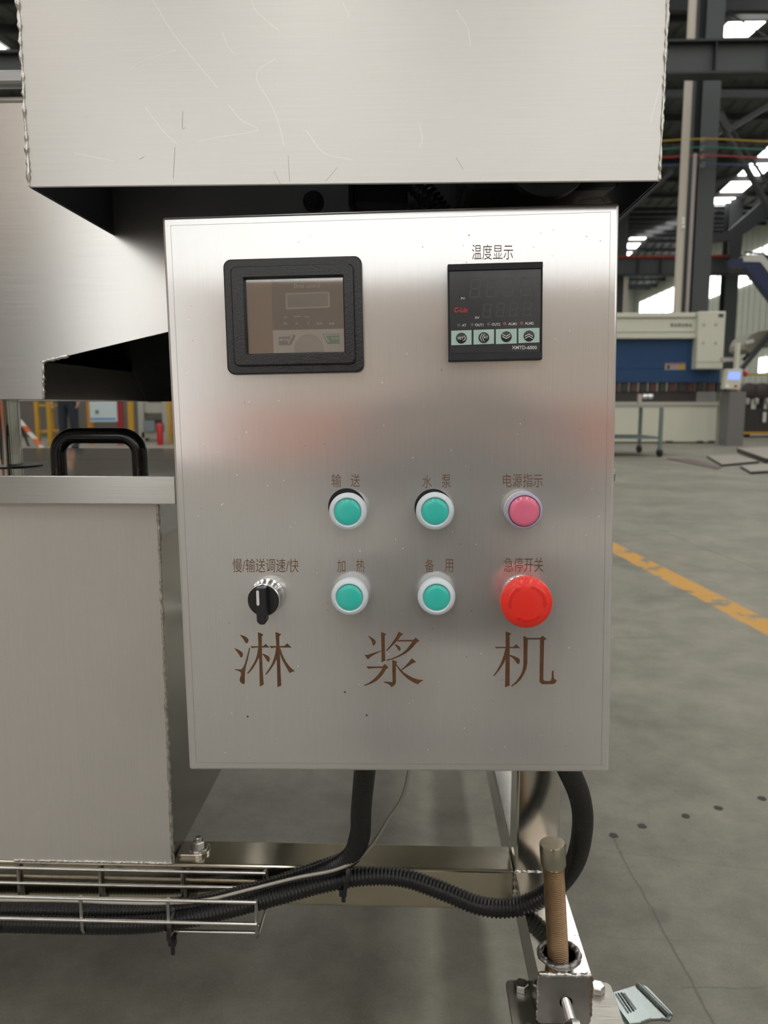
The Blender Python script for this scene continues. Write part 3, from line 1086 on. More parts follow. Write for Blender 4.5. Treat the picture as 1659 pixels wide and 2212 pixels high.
def hexbolt(c, axis, af, h, name, m, parent, washer=0.0, stud=0.0):
    g = MB()
    n = Vector(axis).normalized()
    c = Vector(c)
    r = af / math.sqrt(3)
    z0 = 0.0
    if washer:
        g.lathe([(washer, 0), (washer, 0.0012), (washer * .97, 0.0016)], c, n, 28)
        z0 = 0.0016
    g.lathe([(r * .99, z0), (r, z0 + h * .1), (r, z0 + h * .85), (r * .86, z0 + h)], c, n, 6)
    if stud:
        g.lathe([(af * .31, z0 + h), (af * .31, z0 + h + stud), (af * .26, z0 + h + stud + .001)], c, n, 18)
    return g.build(name, m, parent, smooth=28)


BZ = 0.2321                      # top of the lower frame
BX0, BX1 = 0.1236, 0.1740        # corner post
YBEAM = 0.835
HF, HB = 0.570, 0.7255           # hood front and the housing wall behind it

# lower frame
frame = thing('machine_stand', 'polished stainless square tube stand under the control box', 'machine stand', (0.149, 0.86, BZ - 0.05))
fo = Vector((0.149, 0.86, BZ - 0.05))


def F(mb, name, m, **kw):
    mb.v = [tuple(Vector(p) - fo) for p in mb.v]
    return mb.build(name, m, frame, **kw)


F(MB().box2((-1.1, YBEAM, BZ - 0.050), (BX0 - 0.0005, YBEAM + 0.052, BZ)), 'front_beam', FRAME_TOP, bevel=0.003, seg=3)
F(MB().box2((BX0, YBEAM, BZ - 0.0495), (BX1, YBEAM + 0.051, 0.862)), 'corner_post', FRAME_ST, bevel=0.003, seg=3)
F(MB().box2((BX0, YBEAM + 0.0515, BZ - 0.050), (BX1, 2.2, BZ)), 'side_beam', FRAME_ST, bevel=0.003, seg=3)
F(MB().box2((-1.1, 2.0, BZ - 0.050), (BX0 - 0.0005, 2.05, BZ)), 'rear_beam', FRAME_ST, bevel=0.003, seg=3)
F(MB().box2((BX0, 1.99, BZ + 0.0005), (BX1, 2.04, 1.0)), 'corner_post', FRAME_ST, bevel=0.003, seg=3)
F(MB().box2((-0.235, 0.80, 0.600), (0.174, 2.05, 0.603)), 'floor_shade_sheet', SIDE_ST)  # unseen sheet, added to shade the floor below
# forward foot tube: hollow-looking top hole ring, end plate
YS = 0.6715
foot = MB()
HC = Vector((0.1492, 0.6995, BZ))
# top face with a round hole, as a ring between square outline and circle
n = 32
circ = [Vector((HC.x + 0.0158 * math.cos(2 * math.pi * k / n), HC.y + 0.0158 * math.sin(2 * math.pi * k / n), BZ)) for k in range(n)]


def sq(k):
    a = 2 * math.pi * k / n
    dx, dy = math.cos(a), math.sin(a)
    hx, y0, y1 = 0.0250, HC.y - (YS + 0.001), 0.028
    t = min(hx / abs(dx) if abs(dx) > 1e-6 else 9, (y1 / dy if dy > 1e-6 else (y0 / -dy if dy < -1e-6 else 9)))
    return Vector((HC.x + dx * t, HC.y + dy * t, BZ))


outer = [sq(k) for k in range(n)]
foot.ring(outer, circ, (0, 0, -0.003))
foot.box2((0.1242, HC.y + 0.028, BZ - 0.003), (0.1742, YBEAM - 0.0005, BZ))
foot.box2((0.1242, YS + 0.001, BZ - 0.0495), (0.1272, YBEAM - 0.0005, BZ - 0.0005))
foot.box2((0.1712, YS + 0.001, BZ - 0.0495), (0.1742, YBEAM - 0.0005, BZ - 0.0005))
foot.box2((0.1242, YS + 0.001, BZ - 0.0495), (0.1742, YBEAM - 0.0005, BZ - 0.0465))
F(foot, 'foot_tube', FRAME_ST, fix=True)
# end plate with a bolt hole
ep_o = [Vector((0.1492 + p.x, YS - 0.0025, BZ - 0.0252 + p.z)) for p in rrect(-0.0254, 0.0254, -0.0248, 0.0248, 0.004, 0, 7)]
ne = len(ep_o)
EH = Vector((0.1492 + 0.0015, YS - 0.0025, BZ - 0.0275))
ep_i = [Vector((EH.x + 0.0062 * math.cos(R(45) + 2 * math.pi * (k - 3.5) / ne), EH.y, EH.z + 0.0062 * math.sin(R(45) + 2 * math.pi * (k - 3.5) / ne))) for k in range(ne)]
F(MB().ring(ep_o, ep_i, (0, 0.0033, 0)), 'end_plate', DULL_ST, fix=True)
wl = weld([(0.1245, YS, BZ), (0.1738, YS, BZ)], 0.0021, parent=frame, jit=0.35)
ws = weld([Vector((HC.x + 0.0188 * math.cos(2 * math.pi * k / 40), HC.y + 0.0188 * math.sin(2 * math.pi * k / 40), BZ)) for k in range(41)], 0.0030, parent=frame, m=DULL_ST, jit=0.12, step=0.0016, seg=10)
wr = weld([(0.1742, YS - .001, BZ), (0.1744, YS - .001, BZ - 0.048)], 0.0015, parent=frame, m=steel('burnt_weld', (0.30, 0.20, 0.15), 0.4, stain=0.4, sscale=200))
wr2 = weld([(0.1240, YS - .001, BZ), (0.1240, YS - .001, BZ - 0.048)], 0.0013, parent=frame)
wc = weld([(BX0, YBEAM, BZ), (BX1, YBEAM, BZ)], 0.0016, parent=frame)
wc2 = weld([(BX0, YBEAM, BZ), (BX0, YBEAM, BZ - 0.05)], 0.0016, parent=frame)
for w in (wl, ws, wr, wr2, wc, wc2):
    for v in w.data.vertices:
        v.co = v.co - fo
# fixing lug with nut on the beam
lug = Vector((atZ(428, 1842, BZ).x, 0.862, BZ))
pts = []
for k in range(13):
    a = R(-90 + 180 * k / 12)
    pts.append(Vector((lug.x + 0.014 * math.cos(a), lug.y + 0.014 * math.sin(a), BZ)))
pts += [Vector((lug.x - 0.022, lug.y + 0.014, BZ)), Vector((lug.x - 0.022, lug.y - 0.014, BZ))]
lg = MB().prism(pts, (0, 0, 0.004))
lgo = F(lg, 'fixing_lug', FRAME_ST, bevel=0.0006)
hb = hexbolt((lug.x, lug.y, BZ + 0.004), (0, 0, 1), 0.013, 0.0085, 'nut', BOLT_ST, lgo, washer=0.011, stud=0.004)
for v in hb.data.vertices:
    v.co = v.co - fo

# clamping bolt in the end plate
bt = thing('clamp_bolt', 'threaded bolt sticking forward out of the foot end plate', 'bolt', EH)
d = Vector((0.05, -1.0, -0.07)).normalized()
shank = MB()
prof = []
h = 0.0
while h < 0.030:
    prof += [(0.0040, h), (0.0046, h + 0.0006)]
    h += 0.00125
shank.lathe(prof, Vector((0, 0.006, 0.0)), d, 20).build('thread', CHROME, bt)
hexbolt(Vector((0, 0.006, 0)) + d * 0.030, d, 0.0135, 0.007, 'bolt_head', BOLT_ST, bt)

# levelling screw standing in the foot tube
ls = thing('levelling_screw', 'brown stained levelling screw with a round steel cap', 'screw', (HC.x - 0.002, HC.y + 0.001, BZ - 0.040))
prof = []
h = 0.0
while h < 0.136:
    prof += [(0.0097, h), (0.0104, h + 0.0005), (0.0104, h + 0.0009), (0.0097, h + 0.0014)]
    h += 0.0019
tilt = Vector((-0.075, 0.02, 1)).normalized()
MB().lathe(prof, (0.004, 0, 0), tilt, 28).build('thread', BRASS_ROD, ls)
MB().lathe([(0.0112, 0.1315), (0.0125, 0.1345), (0.0125, 0.1545), (0.0120, 0.1558)], (0.004, 0, 0), tilt, 36).build('cap', steel('cap_steel', (0.52, 0.48, 0.40), 0.24, stain=0.15, sscale=120), ls, smooth=35)

# caster under the foot
PZ = BZ - 0.0500
cs = thing('caster', 'swivel caster with a bolted plate and zinc brake pedal', 'caster', (0.153, 0.69, 0))
co = Vector((0.153, 0.69, 0))


def K(mb, name, m, par=None, **kw):
    mb.v = [tuple(Vector(p) - co) for p in mb.v]
    return mb.build(name, m, par or cs, **kw)


plate_m = steel('brushed_plate_steel', (0.42, 0.40, 0.36), 0.34, brush=(40, 700, 40), amount=0.3, stain=0.2, sscale=40)
plate = K(MB().prism([Vector((p.x, p.z, PZ - 0.0045)) for p in rrect(0.100, 0.2075, 0.640, 0.7250, 0.006, 0)], (0, 0, 0.0042)), 'mounting_plate', plate_m, bevel=0.0005)
for (bx, by) in ((0.1148, 0.7125), (0.1915, 0.7125), (0.1148, 0.6555), (0.1915, 0.6555)):
    o = hexbolt((bx, by, PZ), (0, 0, 1), 0.0130, 0.0070, 'bolt', BOLT_ST, cs)
    for v in o.data.vertices:
        v.co = v.co - co
K(MB().lathe([(0.030, 0), (0.034, 0.006), (0.034, 0.014), (0.026, 0.018)], (0.153, 0.685, PZ - 0.0225), (0, 0, 1), 32), 'swivel_head', ZINC, smooth=35)
for s in (-1, 1):
    K(MB().prism([(0.153 + s * 0.022, 0.655, PZ - 0.021), (0.153 + s * 0.022, 0.715, PZ - 0.021), (0.153 + s * 0.022, 0.745, 0.055), (0.153 + s * 0.022, 0.712, 0.055)], (s * 0.003, 0, 0)), 'fork_side', ZINC)
wv = MB().lathe([(0.022, -0.017), (0.058, -0.017), (0.0625, -0.011), (0.0625, 0.011), (0.058, 0.017), (0.022, 0.017)], (0.153, 0.728, 0.0630), (1, 0, 0), 40)
K(wv, 'wheel', mat('black_rubber', (0.02, 0.02, 0.02), 0.6), smooth=35)
# pedal: bent sheet reaching out to the right, ribs pressed into its tread
PD = [(1322, 2142), (1372, 2127), (1384, 2124), (1400, 2130), (1455, 2188), (1448, 2202), (1428, 2199), (1408, 2200), (1385, 2208), (1358, 2211), (1330, 2172)]
pz = PZ - 0.022
pp = [atZ(x, y, pz) for (x, y) in PD]
ped = K(MB().prism(pp, (0, 0, -0.004)), 'brake_pedal', ZINC, bevel=0.0012, seg=2)
ridge = [atZ(1378, 2128, pz), atZ(1410, 2160, pz), atZ(1446, 2196, pz)]
K(MB().tube(ridge, 0.0035, 10), 'pedal_ridge', ZINC, ped, smooth=60)
for (a, b_) in (((1330, 2147), (1357, 2188)), ((1336, 2146), (1363, 2186)), ((1342, 2145), (1369, 2184)), ((1348, 2146), (1373, 2180))):
    K(MB().tube([atZ(*a, pz), atZ(*b_, pz)], 0.0011, 6), 'tread_rib', ZINC, ped, smooth=60)
K(MB().prism([atZ(x, y, pz - 0.004) for x, y in ((1322, 2150), (1350, 2205), (1345, 2240), (1300, 2240), (1300, 2165))], (0, 0, -0.003)), 'brake_lever', mat('mint_lever', (0.42, 0.55, 0.50), 0.4), ped)

# hood
hx0, hx1 = atY(62, 405, HF).x, atY(1426, 389, HF).x
hz0 = atY(62, 405, HF).z
HT = 1.30
hood = thing('motor_hood', 'large pale brushed stainless hood over the control box', 'machine hood', ((hx0 + hx1) / 2, HF, hz0))
ho = Vector(((hx0 + hx1) / 2, HF, hz0))


def Hh(mb, name, m, **kw):
    mb.v = [tuple(Vector(p) - ho) for p in mb.v]
    return mb.build(name, m, hood, **kw)


front = Hh(MB().box2((hx0, HF, hz0), (hx1, HF + 0.002, HT)), 'front_sheet', HOOD_ST, bevel=0.0008)
DARKIN = mat('hood_shade_black', (0.012, 0.014, 0.019), 0.5)  # shade inside the steel hood, put into a near-black colour
Hh(MB().box2((hx0 + 0.0021, HF + 0.0022, hz0 + 0.0012), (hx1 - 0.0021, HF + 0.0042, HT - 0.0021)), 'shade_liner', DARKIN)
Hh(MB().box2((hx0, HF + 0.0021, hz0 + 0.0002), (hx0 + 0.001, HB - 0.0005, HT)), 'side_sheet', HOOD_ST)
Hh(MB().box2((hx0 + 0.0011, HF + 0.0043, hz0 + 0.0002), (hx0 + 0.002, HB - 0.0005, HT)), 'shade_liner', DARKIN)
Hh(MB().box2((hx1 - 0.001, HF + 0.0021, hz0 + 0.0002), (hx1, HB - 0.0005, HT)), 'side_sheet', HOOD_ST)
Hh(MB().box2((hx1 - 0.002, HF + 0.0043, hz0 + 0.0002), (hx1 - 0.0011, HB - 0.0005, HT)), 'shade_liner', DARKIN)
Hh(MB().box2((hx0 + 0.002, HF + 0.0043, HT - 0.002), (hx1 - 0.002, HB - 0.0005, HT)), 'top_sheet', HOOD_ST)
for xx, rr in ((hx0 + 0.0006, 0.0013), (hx1 - 0.0004, 0.0010)):
    w = weld([(xx, HF - 0.0002, hz0 + 0.001), (xx, HF - 0.0002, 1.10)], rr, parent=hood, jit=0.55, step=0.0026)
    for v in w.data.vertices:
        v.co = v.co - ho
# scratches on the hood sheet
SCR = mat('bright_scratch', (0.86, 0.86, 0.85), 0.35, 0.9)
SCD = mat('dark_scratch', (0.22, 0.20, 0.18), 0.5, 0.6)


def scratch(mb, pts, w, Y, n=8):
    P = smooth_path([atY(x, y, Y) for x, y in pts], n)
    for a, b_ in zip(P, P[1:]):
        t = (b_ - a).normalized()
        s = Vector((-t.z, 0, t.x)) * w / 2
        mb.add([a - s, a + s, b_ + s, b_ - s], [(0, 1, 2, 3)])


g = MB()
for pts in (((595, 127), (560, 150), (555, 175), (580, 215), (600, 260), (614, 315)), ((494, 226), (520, 258), (553, 275), (548, 284), (470, 297), (430, 305)),
            ((543, 0), (555, 25), (604, 68)), ((283, 149), (310, 132), (380, 108)), ((160, 330), (200, 338), (246, 348)),
            ((330, 0), (380, 80), (470, 190)), ((740, 5), (755, 37)), ((905, 262), (912, 300), (906, 320)), ((985, 20), (1010, 60), (1016, 100)),
            ((313, 230), (350, 280), (383, 312)), ((480, 68), (490, 95), (503, 115)), ((1405, 265), (1418, 215), (1432, 165)), ((660, 280), (700, 330), (760, 345))):
    scratch(g, pts, 0.00028, HF - 0.00012)
Hh(g, 'scratches', SCR)['kind'] = 'stuff'
g = MB()
for pts in (((622, 335), (626, 392)), ((378, 318), (374, 385)), ((395, 240), (394, 276), (400, 276)), ((703, 392), (728, 362)), ((300, 345), (312, 338)), ((592, 370), (606, 398)), ((985, 340), (1000, 365))):
    scratch(g, pts, 0.00022, HF - 0.00010)
Hh(g, 'dark_scratches', SCD)['kind'] = 'stuff'

# upper housing: wall with a stepped lower edge, lip on top, recessed trough behind
WY = HB
P0 = atY(-140, 863, WY)
P0.x = -1.05
wallpts = [P0, atY(93, 862, WY), atY(93, 781, WY), atY(360, 717, WY), atY(640, 650, WY), Vector((0.165, WY, atY(640, 650, WY).z)), Vector((0.165, WY, 1.04)), Vector((P0.x, WY, 1.04))]
body = thing('machine_housing', 'brushed stainless upper housing wall left of and behind the control box', 'machine housing', (0, WY, P0.z))
bo = Vector((0, WY, P0.z))


def Bd(mb, name, m, **kw):
    mb.v = [tuple(Vector(p) - bo) for p in mb.v]
    return mb.build(name, m, body, **kw)


Bd(MB().prism(wallpts, (0, 0.003, 0)), 'front_wall', BODY_ST)
zl0, zl1 = atY(20, 184, WY - 0.012).z, atY(20, 150, WY - 0.012).z
Bd(MB().box2((P0.x, WY - 0.014, zl0), (hx0 - 0.001, WY - 0.0005, zl1)), 'top_lip', steel('lip_steel', (0.42, 0.43, 0.45), 0.3), bevel=0.003)
Bd(MB().box2((P0.x, WY + 0.0031, zl1 - 0.02), (0.165, 2.05, zl1 - 0.017)), 'cover', SIDE_ST)  # top cover, extended far back out of view to shade the floor
# soffit and back wall of the recess
a0, a1, a2 = atY(93, 781, WY + 0.003), atY(360, 717, WY + 0.003), atY(640, 650, WY + 0.003)
Bd(MB().box2((0.162, WY + 0.0031, a2.z), (0.165, 1.0195, zl1 - 0.0201)), 'end_wall', SIDE_ST)
zt0 = 0.770 + (875 - 867) / 1661 * 1.02
Bd(MB().prism([(P0.x, 1.010, zt0), (P0.x, 1.014, zt0), (P0.x, 0.824, zt0 + 0.15), (P0.x, 0.820, zt0 + 0.15)], (0.165 - P0.x, 0, 0)), 'rear_wall', steel('shaded_recess_steel', (0.22, 0.22, 0.21), 0.3, stain=0.2, sscale=20))  # shade of the recess put into a darker steel colour
Bd(MB().box2((a0.x - 0.003, WY + 0.0031, P0.z + 0.0005), (a0.x, 1.0195, a0.z)), 'step_wall', SIDE_ST)
Bd(MB().box2((P0.x, WY + 0.0031, P0.z), (a0.x - 0.0035, 1.0195, P0.z + 0.002)), 'bottom_sheet', SIDE_ST)
for w in (weld([atY(94, 781, WY), atY(94, 861, WY)], 0.0012), weld([atY(93, 781, WY), atY(150, 768, WY)], 0.0016)):
    for v in w.data.vertices:
        v.co = v.co - bo
    w.parent = body
hb = hexbolt(atY(677, 436, WY - 0.001), (0, -1, 0), 0.0130, 0.007, 'bolt', mat('dark_bolt', (0.10, 0.105, 0.11), 0.3, 0.8), body, washer=0.0095)
for v in hb.data.vertices:
    v.co = v.co - bo

# parts of the drive seen in the gap under the hood
mot = thing('gear_motor', 'dark blue-grey gear motor tucked under the hood', 'motor', atY(1160, 400, 0.68))
mo = mot.location.copy()


def Mo(mb, name, m, **kw):
    mb.v = [tuple(Vector(p) - mo) for p in mb.v]
    return mb.build(name, m, mot, **kw)


mc = atY(1165, 402, 0.665)
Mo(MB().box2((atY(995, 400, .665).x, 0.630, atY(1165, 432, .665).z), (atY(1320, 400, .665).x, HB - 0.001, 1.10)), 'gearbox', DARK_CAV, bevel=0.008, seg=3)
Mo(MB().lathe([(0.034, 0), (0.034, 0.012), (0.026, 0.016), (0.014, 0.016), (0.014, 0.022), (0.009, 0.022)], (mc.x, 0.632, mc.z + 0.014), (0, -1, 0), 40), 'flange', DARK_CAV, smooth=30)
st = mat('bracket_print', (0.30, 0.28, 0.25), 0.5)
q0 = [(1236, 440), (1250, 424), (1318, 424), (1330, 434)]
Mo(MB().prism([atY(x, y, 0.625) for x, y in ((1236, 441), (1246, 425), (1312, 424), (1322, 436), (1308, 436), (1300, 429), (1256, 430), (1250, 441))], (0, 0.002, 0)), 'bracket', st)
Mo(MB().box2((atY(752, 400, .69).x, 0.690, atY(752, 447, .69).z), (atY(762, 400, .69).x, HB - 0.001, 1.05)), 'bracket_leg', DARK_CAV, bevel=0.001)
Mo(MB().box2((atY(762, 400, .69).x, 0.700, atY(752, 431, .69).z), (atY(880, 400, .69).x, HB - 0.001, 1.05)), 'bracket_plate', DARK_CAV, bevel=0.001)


def conduit(path, r, step=0.0042):
    pts = smooth_path(path, 24)
    L = resample(pts, step / 4)
    rads = []
    for i in range(len(L)):
        rads.append(r * (1.0 if (i % 4) in (0, 1) else 0.87))
    return MB().tube(L, rads, 16)


cd = conduit([atY(890, 380, .69), atY(905, 405, .685), atY(930, 430, .68), atY(960, 470, .68)], 0.0095)
tag(cd.build('conduit', CONDUIT, None, smooth=60), 'short black corrugated conduit in the dark gap under the hood', 'conduit')

# tank with lid
tx1 = atY(357, 1480, YBEAM).x
tzt = atY(200, 1090, 0.815).z
tank = thing('slurry_tank', 'matt stainless tank with a welded edge, left of the control box', 'tank', (tx1 - 0.4, 1.08, BZ))
to = Vector((tx1 - 0.4, 1.08, BZ))


def T(mb, name, m, **kw):
    mb.v = [tuple(Vector(p) - to) for p in mb.v]
    return mb.build(name, m, tank, **kw)


T(MB().box2((-1.1, YBEAM + 0.0005, BZ + 0.0005), (tx1, YBEAM + 0.003, tzt + 0.02)), 'front_sheet', TANK_ST)
T(MB().box2((tx1 - 0.003, YBEAM + 0.0031, BZ + 0.0005), (tx1, 1.33, tzt + 0.02)), 'side_sheet', SIDE_ST)
T(MB().box2((-1.1, YBEAM + 0.0031, BZ + 0.0005), (tx1 - 0.0031, 1.33, BZ + 0.003)), 'bottom_sheet', SIDE_ST)
T(MB().box2((-1.1, 1.3301, BZ + 0.0005), (tx1, 1.333, tzt + 0.02)), 'rear_sheet', SIDE_ST)
for w in (weld([(tx1 + .0003, YBEAM, BZ + 0.001), (tx1 + .0003, YBEAM, tzt)], 0.0019, jit=0.35, step=0.0035), weld([(-0.47, YBEAM, BZ + 0.001), (tx1, YBEAM, BZ + 0.001)], 0.0013, jit=0.5)):
    for v in w.data.vertices:
        v.co = v.co - to
    w.parent = tank
LY = 0.812
lz1, lz0 = atY(200, 1028, LY).z, atY(200, 1089, LY).z
lx1 = atY(379, 1060, LY).x
lid = thing('tank_lid', 'shiny flat tank lid with a folded front lip and black pull handle', 'lid', (lx1 - 0.3, 1.08, lz1))
lo = Vector((lx1 - 0.3, 1.08, lz1))


def Ld(mb, name, m, par=None, **kw):
    mb.v = [tuple(Vector(p) - lo) for p in mb.v]
    return mb.build(name, m, par or lid, **kw)


Ld(MB().box2((-1.1, LY, lz0), (lx1, LY + 0.002, lz1)), 'front_lip', BODY_ST, bevel=0.001)
Ld(MB().box2((-1.1, LY + 0.0021, lz1 - 0.002), (lx1, 1.06, lz1 - 0.0002)), 'lid_sheet', LID_ST)
Ld(MB().box2((-1.1, 1.062, lz1 - 0.002), (lx1, 1.345, lz1 - 0.0002)), 'lid_sheet', LID_ST)
Ld(MB().box2((lx1 - 0.002, LY + 0.0021, lz0), (lx1, 1.345, lz1 - 0.0021)), 'side_lip', SIDE_ST)
HY = 0.872
h0, h1 = atY(128, 1020, HY), atY(303, 1020, HY)
ht = atY(215, 941, HY).z
rr = 0.0205
hp = [(h0.x, HY, lz1)]
for k in range(9):
    a = R(180 - 90 * k / 8)
    hp.append((h0.x + rr + rr * math.cos(a), HY, ht - rr + rr * math.sin(a)))
for k in range(9):
    a = R(90 - 90 * k / 8)
    hp.append((h1.x - rr + rr * math.cos(a), HY, ht - rr + rr * math.sin(a)))
hp.append((h1.x, HY, lz1))
Ld(MB().tube(hp, 0.0090, 20), 'pull_handle', BLACK_GL, smooth=60)
# chrome pipe rising through the lid
pc = atY(8, 1000, 0.95)
pipe = thing('standpipe', 'chrome pipe rising from the tank lid to the housing', 'pipe', (pc.x, 0.95, lz1))
MB().cyl((0, 0, 0), (0, 0, P0.z - lz1 + 0.0), 0.0225, 40).build('pipe', steel('pipe_chrome', (0.55, 0.54, 0.52), 0.07, stain=0.1), pipe, smooth=40)
MB().lathe([(0.042, 0.0002), (0.042, 0.0012), (0.0230, 0.0014)], (0.004, 0.0, 0), (0, 0, 1), 40).build('rubber_ring', BLACK_PL, pipe)

# wire cable tray along the beam
tyB, tyF = YBEAM - 0.004, 0.778
tzT, tzB = atY(300, 1875, tyB).z, atY(555, 2030, tyF).z
txe = atY(556, 1990, tyF).x
tray = thing('cable_tray', 'stainless wire cable tray fixed to the front beam', 'cable tray', (txe - 0.3, tyF, tzB))
yo = Vector((txe - 0.3, tyF, tzB))
rw = 0.0021


def Ty(mb, name='wire', m=None):
    mb.v = [tuple(Vector(p) - yo) for p in mb.v]
    return mb.build(name, m or WIRE_ST, tray, smooth=60)


zF1, zF2 = atY(300, 1941, tyF).z, atY(300, 1988, tyF).z
zB2 = atY(300, 1911, tyB).z
for (y_, z_) in ((tyF - rw, zF1), (tyF - rw, zF2), (tyB - rw * 1.0, tzT - 0.002), (tyB - rw, zB2), (0.805, tzB - rw), (0.792, tzB - rw)):
    Ty(MB().tube([(-1.0, y_, z_), (txe, y_, z_)], rw, 10))
for k in range(6):
    xk = txe - 0.001 - 0.0985 * k
    zt2 = tzT
    path = [(xk, tyB, tzT)]
    c_ = 0.008
    path += [(xk, tyB, tzB + c_), (xk, tyB - 0.003, tzB + 0.002), (xk, tyB - c_, tzB), (xk, tyF + c_, tzB), (xk, tyF + 0.003, tzB + 0.002), (xk, tyF, tzB + c_), (xk, tyF, zF1 + 0.001)]
    Ty(MB().tube(path, rw, 10))

# conduits, wire, ties
RC = 0.0103
gz = -hh - 0.008


def under(px, yy):
    g = pl(px, 1668)
    return PM.to_3x3() @ Vector((g.x, yy, gz)) + PO


p1 = [under(781, 0.060), atY(781, 1740, 0.715), atY(778, 1810, 0.755), atY(755, 1852, 0.785), atY(690, 1885, 0.800), atY(560, 1925, 0.806), atY(430, 1955, 0.806), atY(250, 1967, 0.807), atY(0, 1966, 0.807), atY(-250, 1966, 0.807)]
tag(conduit(p1, RC).build('conduit', CONDUIT, None, smooth=60), 'black corrugated conduit dropping straight from the box, then left along the tray', 'conduit')
p2 = [under(1238, 0.045), atY(1252, 1720, 0.690), atY(1258, 1790, 0.715), atY(1240, 1865, 0.742), atY(1190, 1925, 0.757), atY(1120, 1958, 0.765), atY(1040, 1957, 0.772), atY(950, 1922, 0.785), atY(870, 1896, 0.795), atY(790, 1893, 0.797), atY(700, 1908, 0.795), atY(600, 1935, 0.793), atY(480, 1967, 0.792), atY(380, 1988, 0.7915), atY(250, 1998, 0.7915), atY(0, 1994, 0.7915), atY(-250, 1994, 0.7915)]
tag(conduit(p2, RC).build('conduit', CONDUIT, None, smooth=60), 'black corrugated conduit looping right behind the levelling screw and back to the tray', 'conduit')
p3 = [atY(-250, 1950, 0.818), atY(0, 1952, 0.818), atY(200, 1955, 0.818), atY(400, 1953, 0.818), atY(560, 1918, 0.820), atY(680, 1878, 0.822), atY(750, 1850, 0.815), atY(772, 1800, 0.785), atY(776, 1740, 0.755), under(781, 0.097)]
tag(conduit(p3, 0.0085).build('conduit', CONDUIT, None, smooth=60), 'thinner black conduit lying at the back of the tray', 'conduit')
wp = [under(893, 0.080), atY(873, 1712, 0.715), atY(840, 1768, 0.735), atY(806, 1822, 0.757), atY(770, 1858, 0.773), atY(720, 1880, 0.780), atY(640, 1896, 0.786), atY(540, 1921, 0.790), atY(450, 1943, 0.793), atY(360, 1951, 0.790), atY(250, 1950, 0.790), atY(100, 1945, 0.792), atY(-250, 1945, 0.792)]
W = resample(smooth_path(wp, 20), 0.0012)
tag(MB().tube(W, [0.0021 if i % 2 else 0.00185 for i in range(len(W))], 8).build('braided_cable', mat('braided_sleeve', (0.55, 0.52, 0.46), 0.4, 0.5), None, smooth=60), 'thin silver braided sensor cable hanging from the box', 'cable')


def cable_tie(c, axis, rx, ry, tail, label):
    t = thing('cable_tie', label, 'cable tie', c)
    ax = Vector(axis).normalized()
    u = Vector((0, 0, 1))
    u = (u - ax * u.dot(ax)).normalized()
    w = ax.cross(u)
    loop = [u * rx * math.cos(2 * math.pi * k / 28) + w * ry * math.sin(2 * math.pi * k / 28) for k in range(28)]
    g = MB()
    vs, fs = [], []
    for p in loop:
        n_ = p.normalized()
        for (s, e) in ((-1, 0), (1, 0), (1, 1), (-1, 1)):
            vs.append(p + ax * s * 0.0022 + n_ * e * 0.0012)
    for i in range(28):
        j = (i + 1) % 28
        for k in range(4):
            fs.append((4 * i + k, 4 * i + (k + 1) % 4, 4 * j + (k + 1) % 4, 4 * j + k))
    g.add(vs, fs).build('strap', BLACK_PL, t, fix=True)
    hd_ = -u * (rx + 0.003) - Vector((0, 0.004, 0))
    MB().box(hd_, (0.0085, 0.007, 0.0085)).build('tie_head', BLACK_PL, t, bevel=0.0008)
    MB().box(hd_ + Vector((tail[0], tail[1], tail[2])) * 0.5, (0.0045, 0.0014, abs(tail[2]) + 0.001)).build('tie_tail', BLACK_PL, t)
    return t


cable_tie(atY(748, 1880, 0.797), (1, 0.1, -0.15), 0.0205, 0.0215, (0.001, 0, -0.012), 'black cable tie holding two conduits below the box')
cable_tie(atY(378, 1985, 0.797), (1, 0, -0.1), 0.0225, 0.0225, (0, 0, -0.016), 'black cable tie around the conduits in the tray')

# ------------------------------------------------------------------ the hall's steelwork
def at_box(x0, x1, y0, y1, Y, depth):
    a, b = atY(x0, y1, Y), atY(x1, y0, Y)
    return MB().box2((a.x, Y, a.z), (b.x, Y + depth, b.z))


def rel(mb, o):
    mb.v = [tuple(Vector(p) - o) for p in mb.v]
    return mb


YC = 18.2
PIPE_M = mat('cream_pipe', (0.52, 0.47, 0.40), 0.5)


def column(name, x0, x1, Y, w_dark, label, top):
    a, b = atY(x0, 500, Y).x, atY(x1, 500, Y).x
    t = thing(name, label, 'column', ((a + b) / 2, Y, 0))
    o = Vector(t.location)
    c = (a + b) / 2
    W = b - a
    rel(MB().box2((c - W / 2, Y, 0), (c + W / 2, Y + 0.02, top)), o).build('flange', GREYST_M, t)
    rel(MB().box2((c - 0.01, Y + 0.021, 0), (c + 0.01, Y + w_dark, top)), o).build('web', DARKST_M, t)
    rel(MB().box2((c - W / 2, Y + w_dark + 0.001, 0), (c + W / 2, Y + w_dark + 0.021, top)), o).build('flange', DARKST_M, t)
    rel(MB().box2((c - W * .8, Y - 0.1, 0), (c + W * .8, Y + w_dark + 0.12, 0.03)), o).build('base_plate', DARKST_M, t)
    return t


column('steel_column', 1503, 1540, YC, 0.5, 'grey steel column behind the white pipe and press brake', roof_z(YC))
column('steel_column', 1478, 1506, YC + 1.3, 0.5, 'dark steel column just left of the grey column', roof_z(YC + 1.3))
column('steel_column', 1574, 1602, 49.0, 0.8, 'distant dark column at the right beyond the press brake', roof_z(49.0))
column('steel_column', 1330, 1357, 49.0, 0.8, 'distant dark column showing just right of the control box', roof_z(49.0))


def pipe_up(px, Y, r, z0, z1, name, label, m):
    p = atY(px, 500, Y)
    g = MB().cyl((0, 0, z0), (0, 0, z1), r, 20)
    o = g.build(name, m, None, smooth=40)
    o.location = (p.x, Y, 0)
    return tag(o, label, 'pipe')


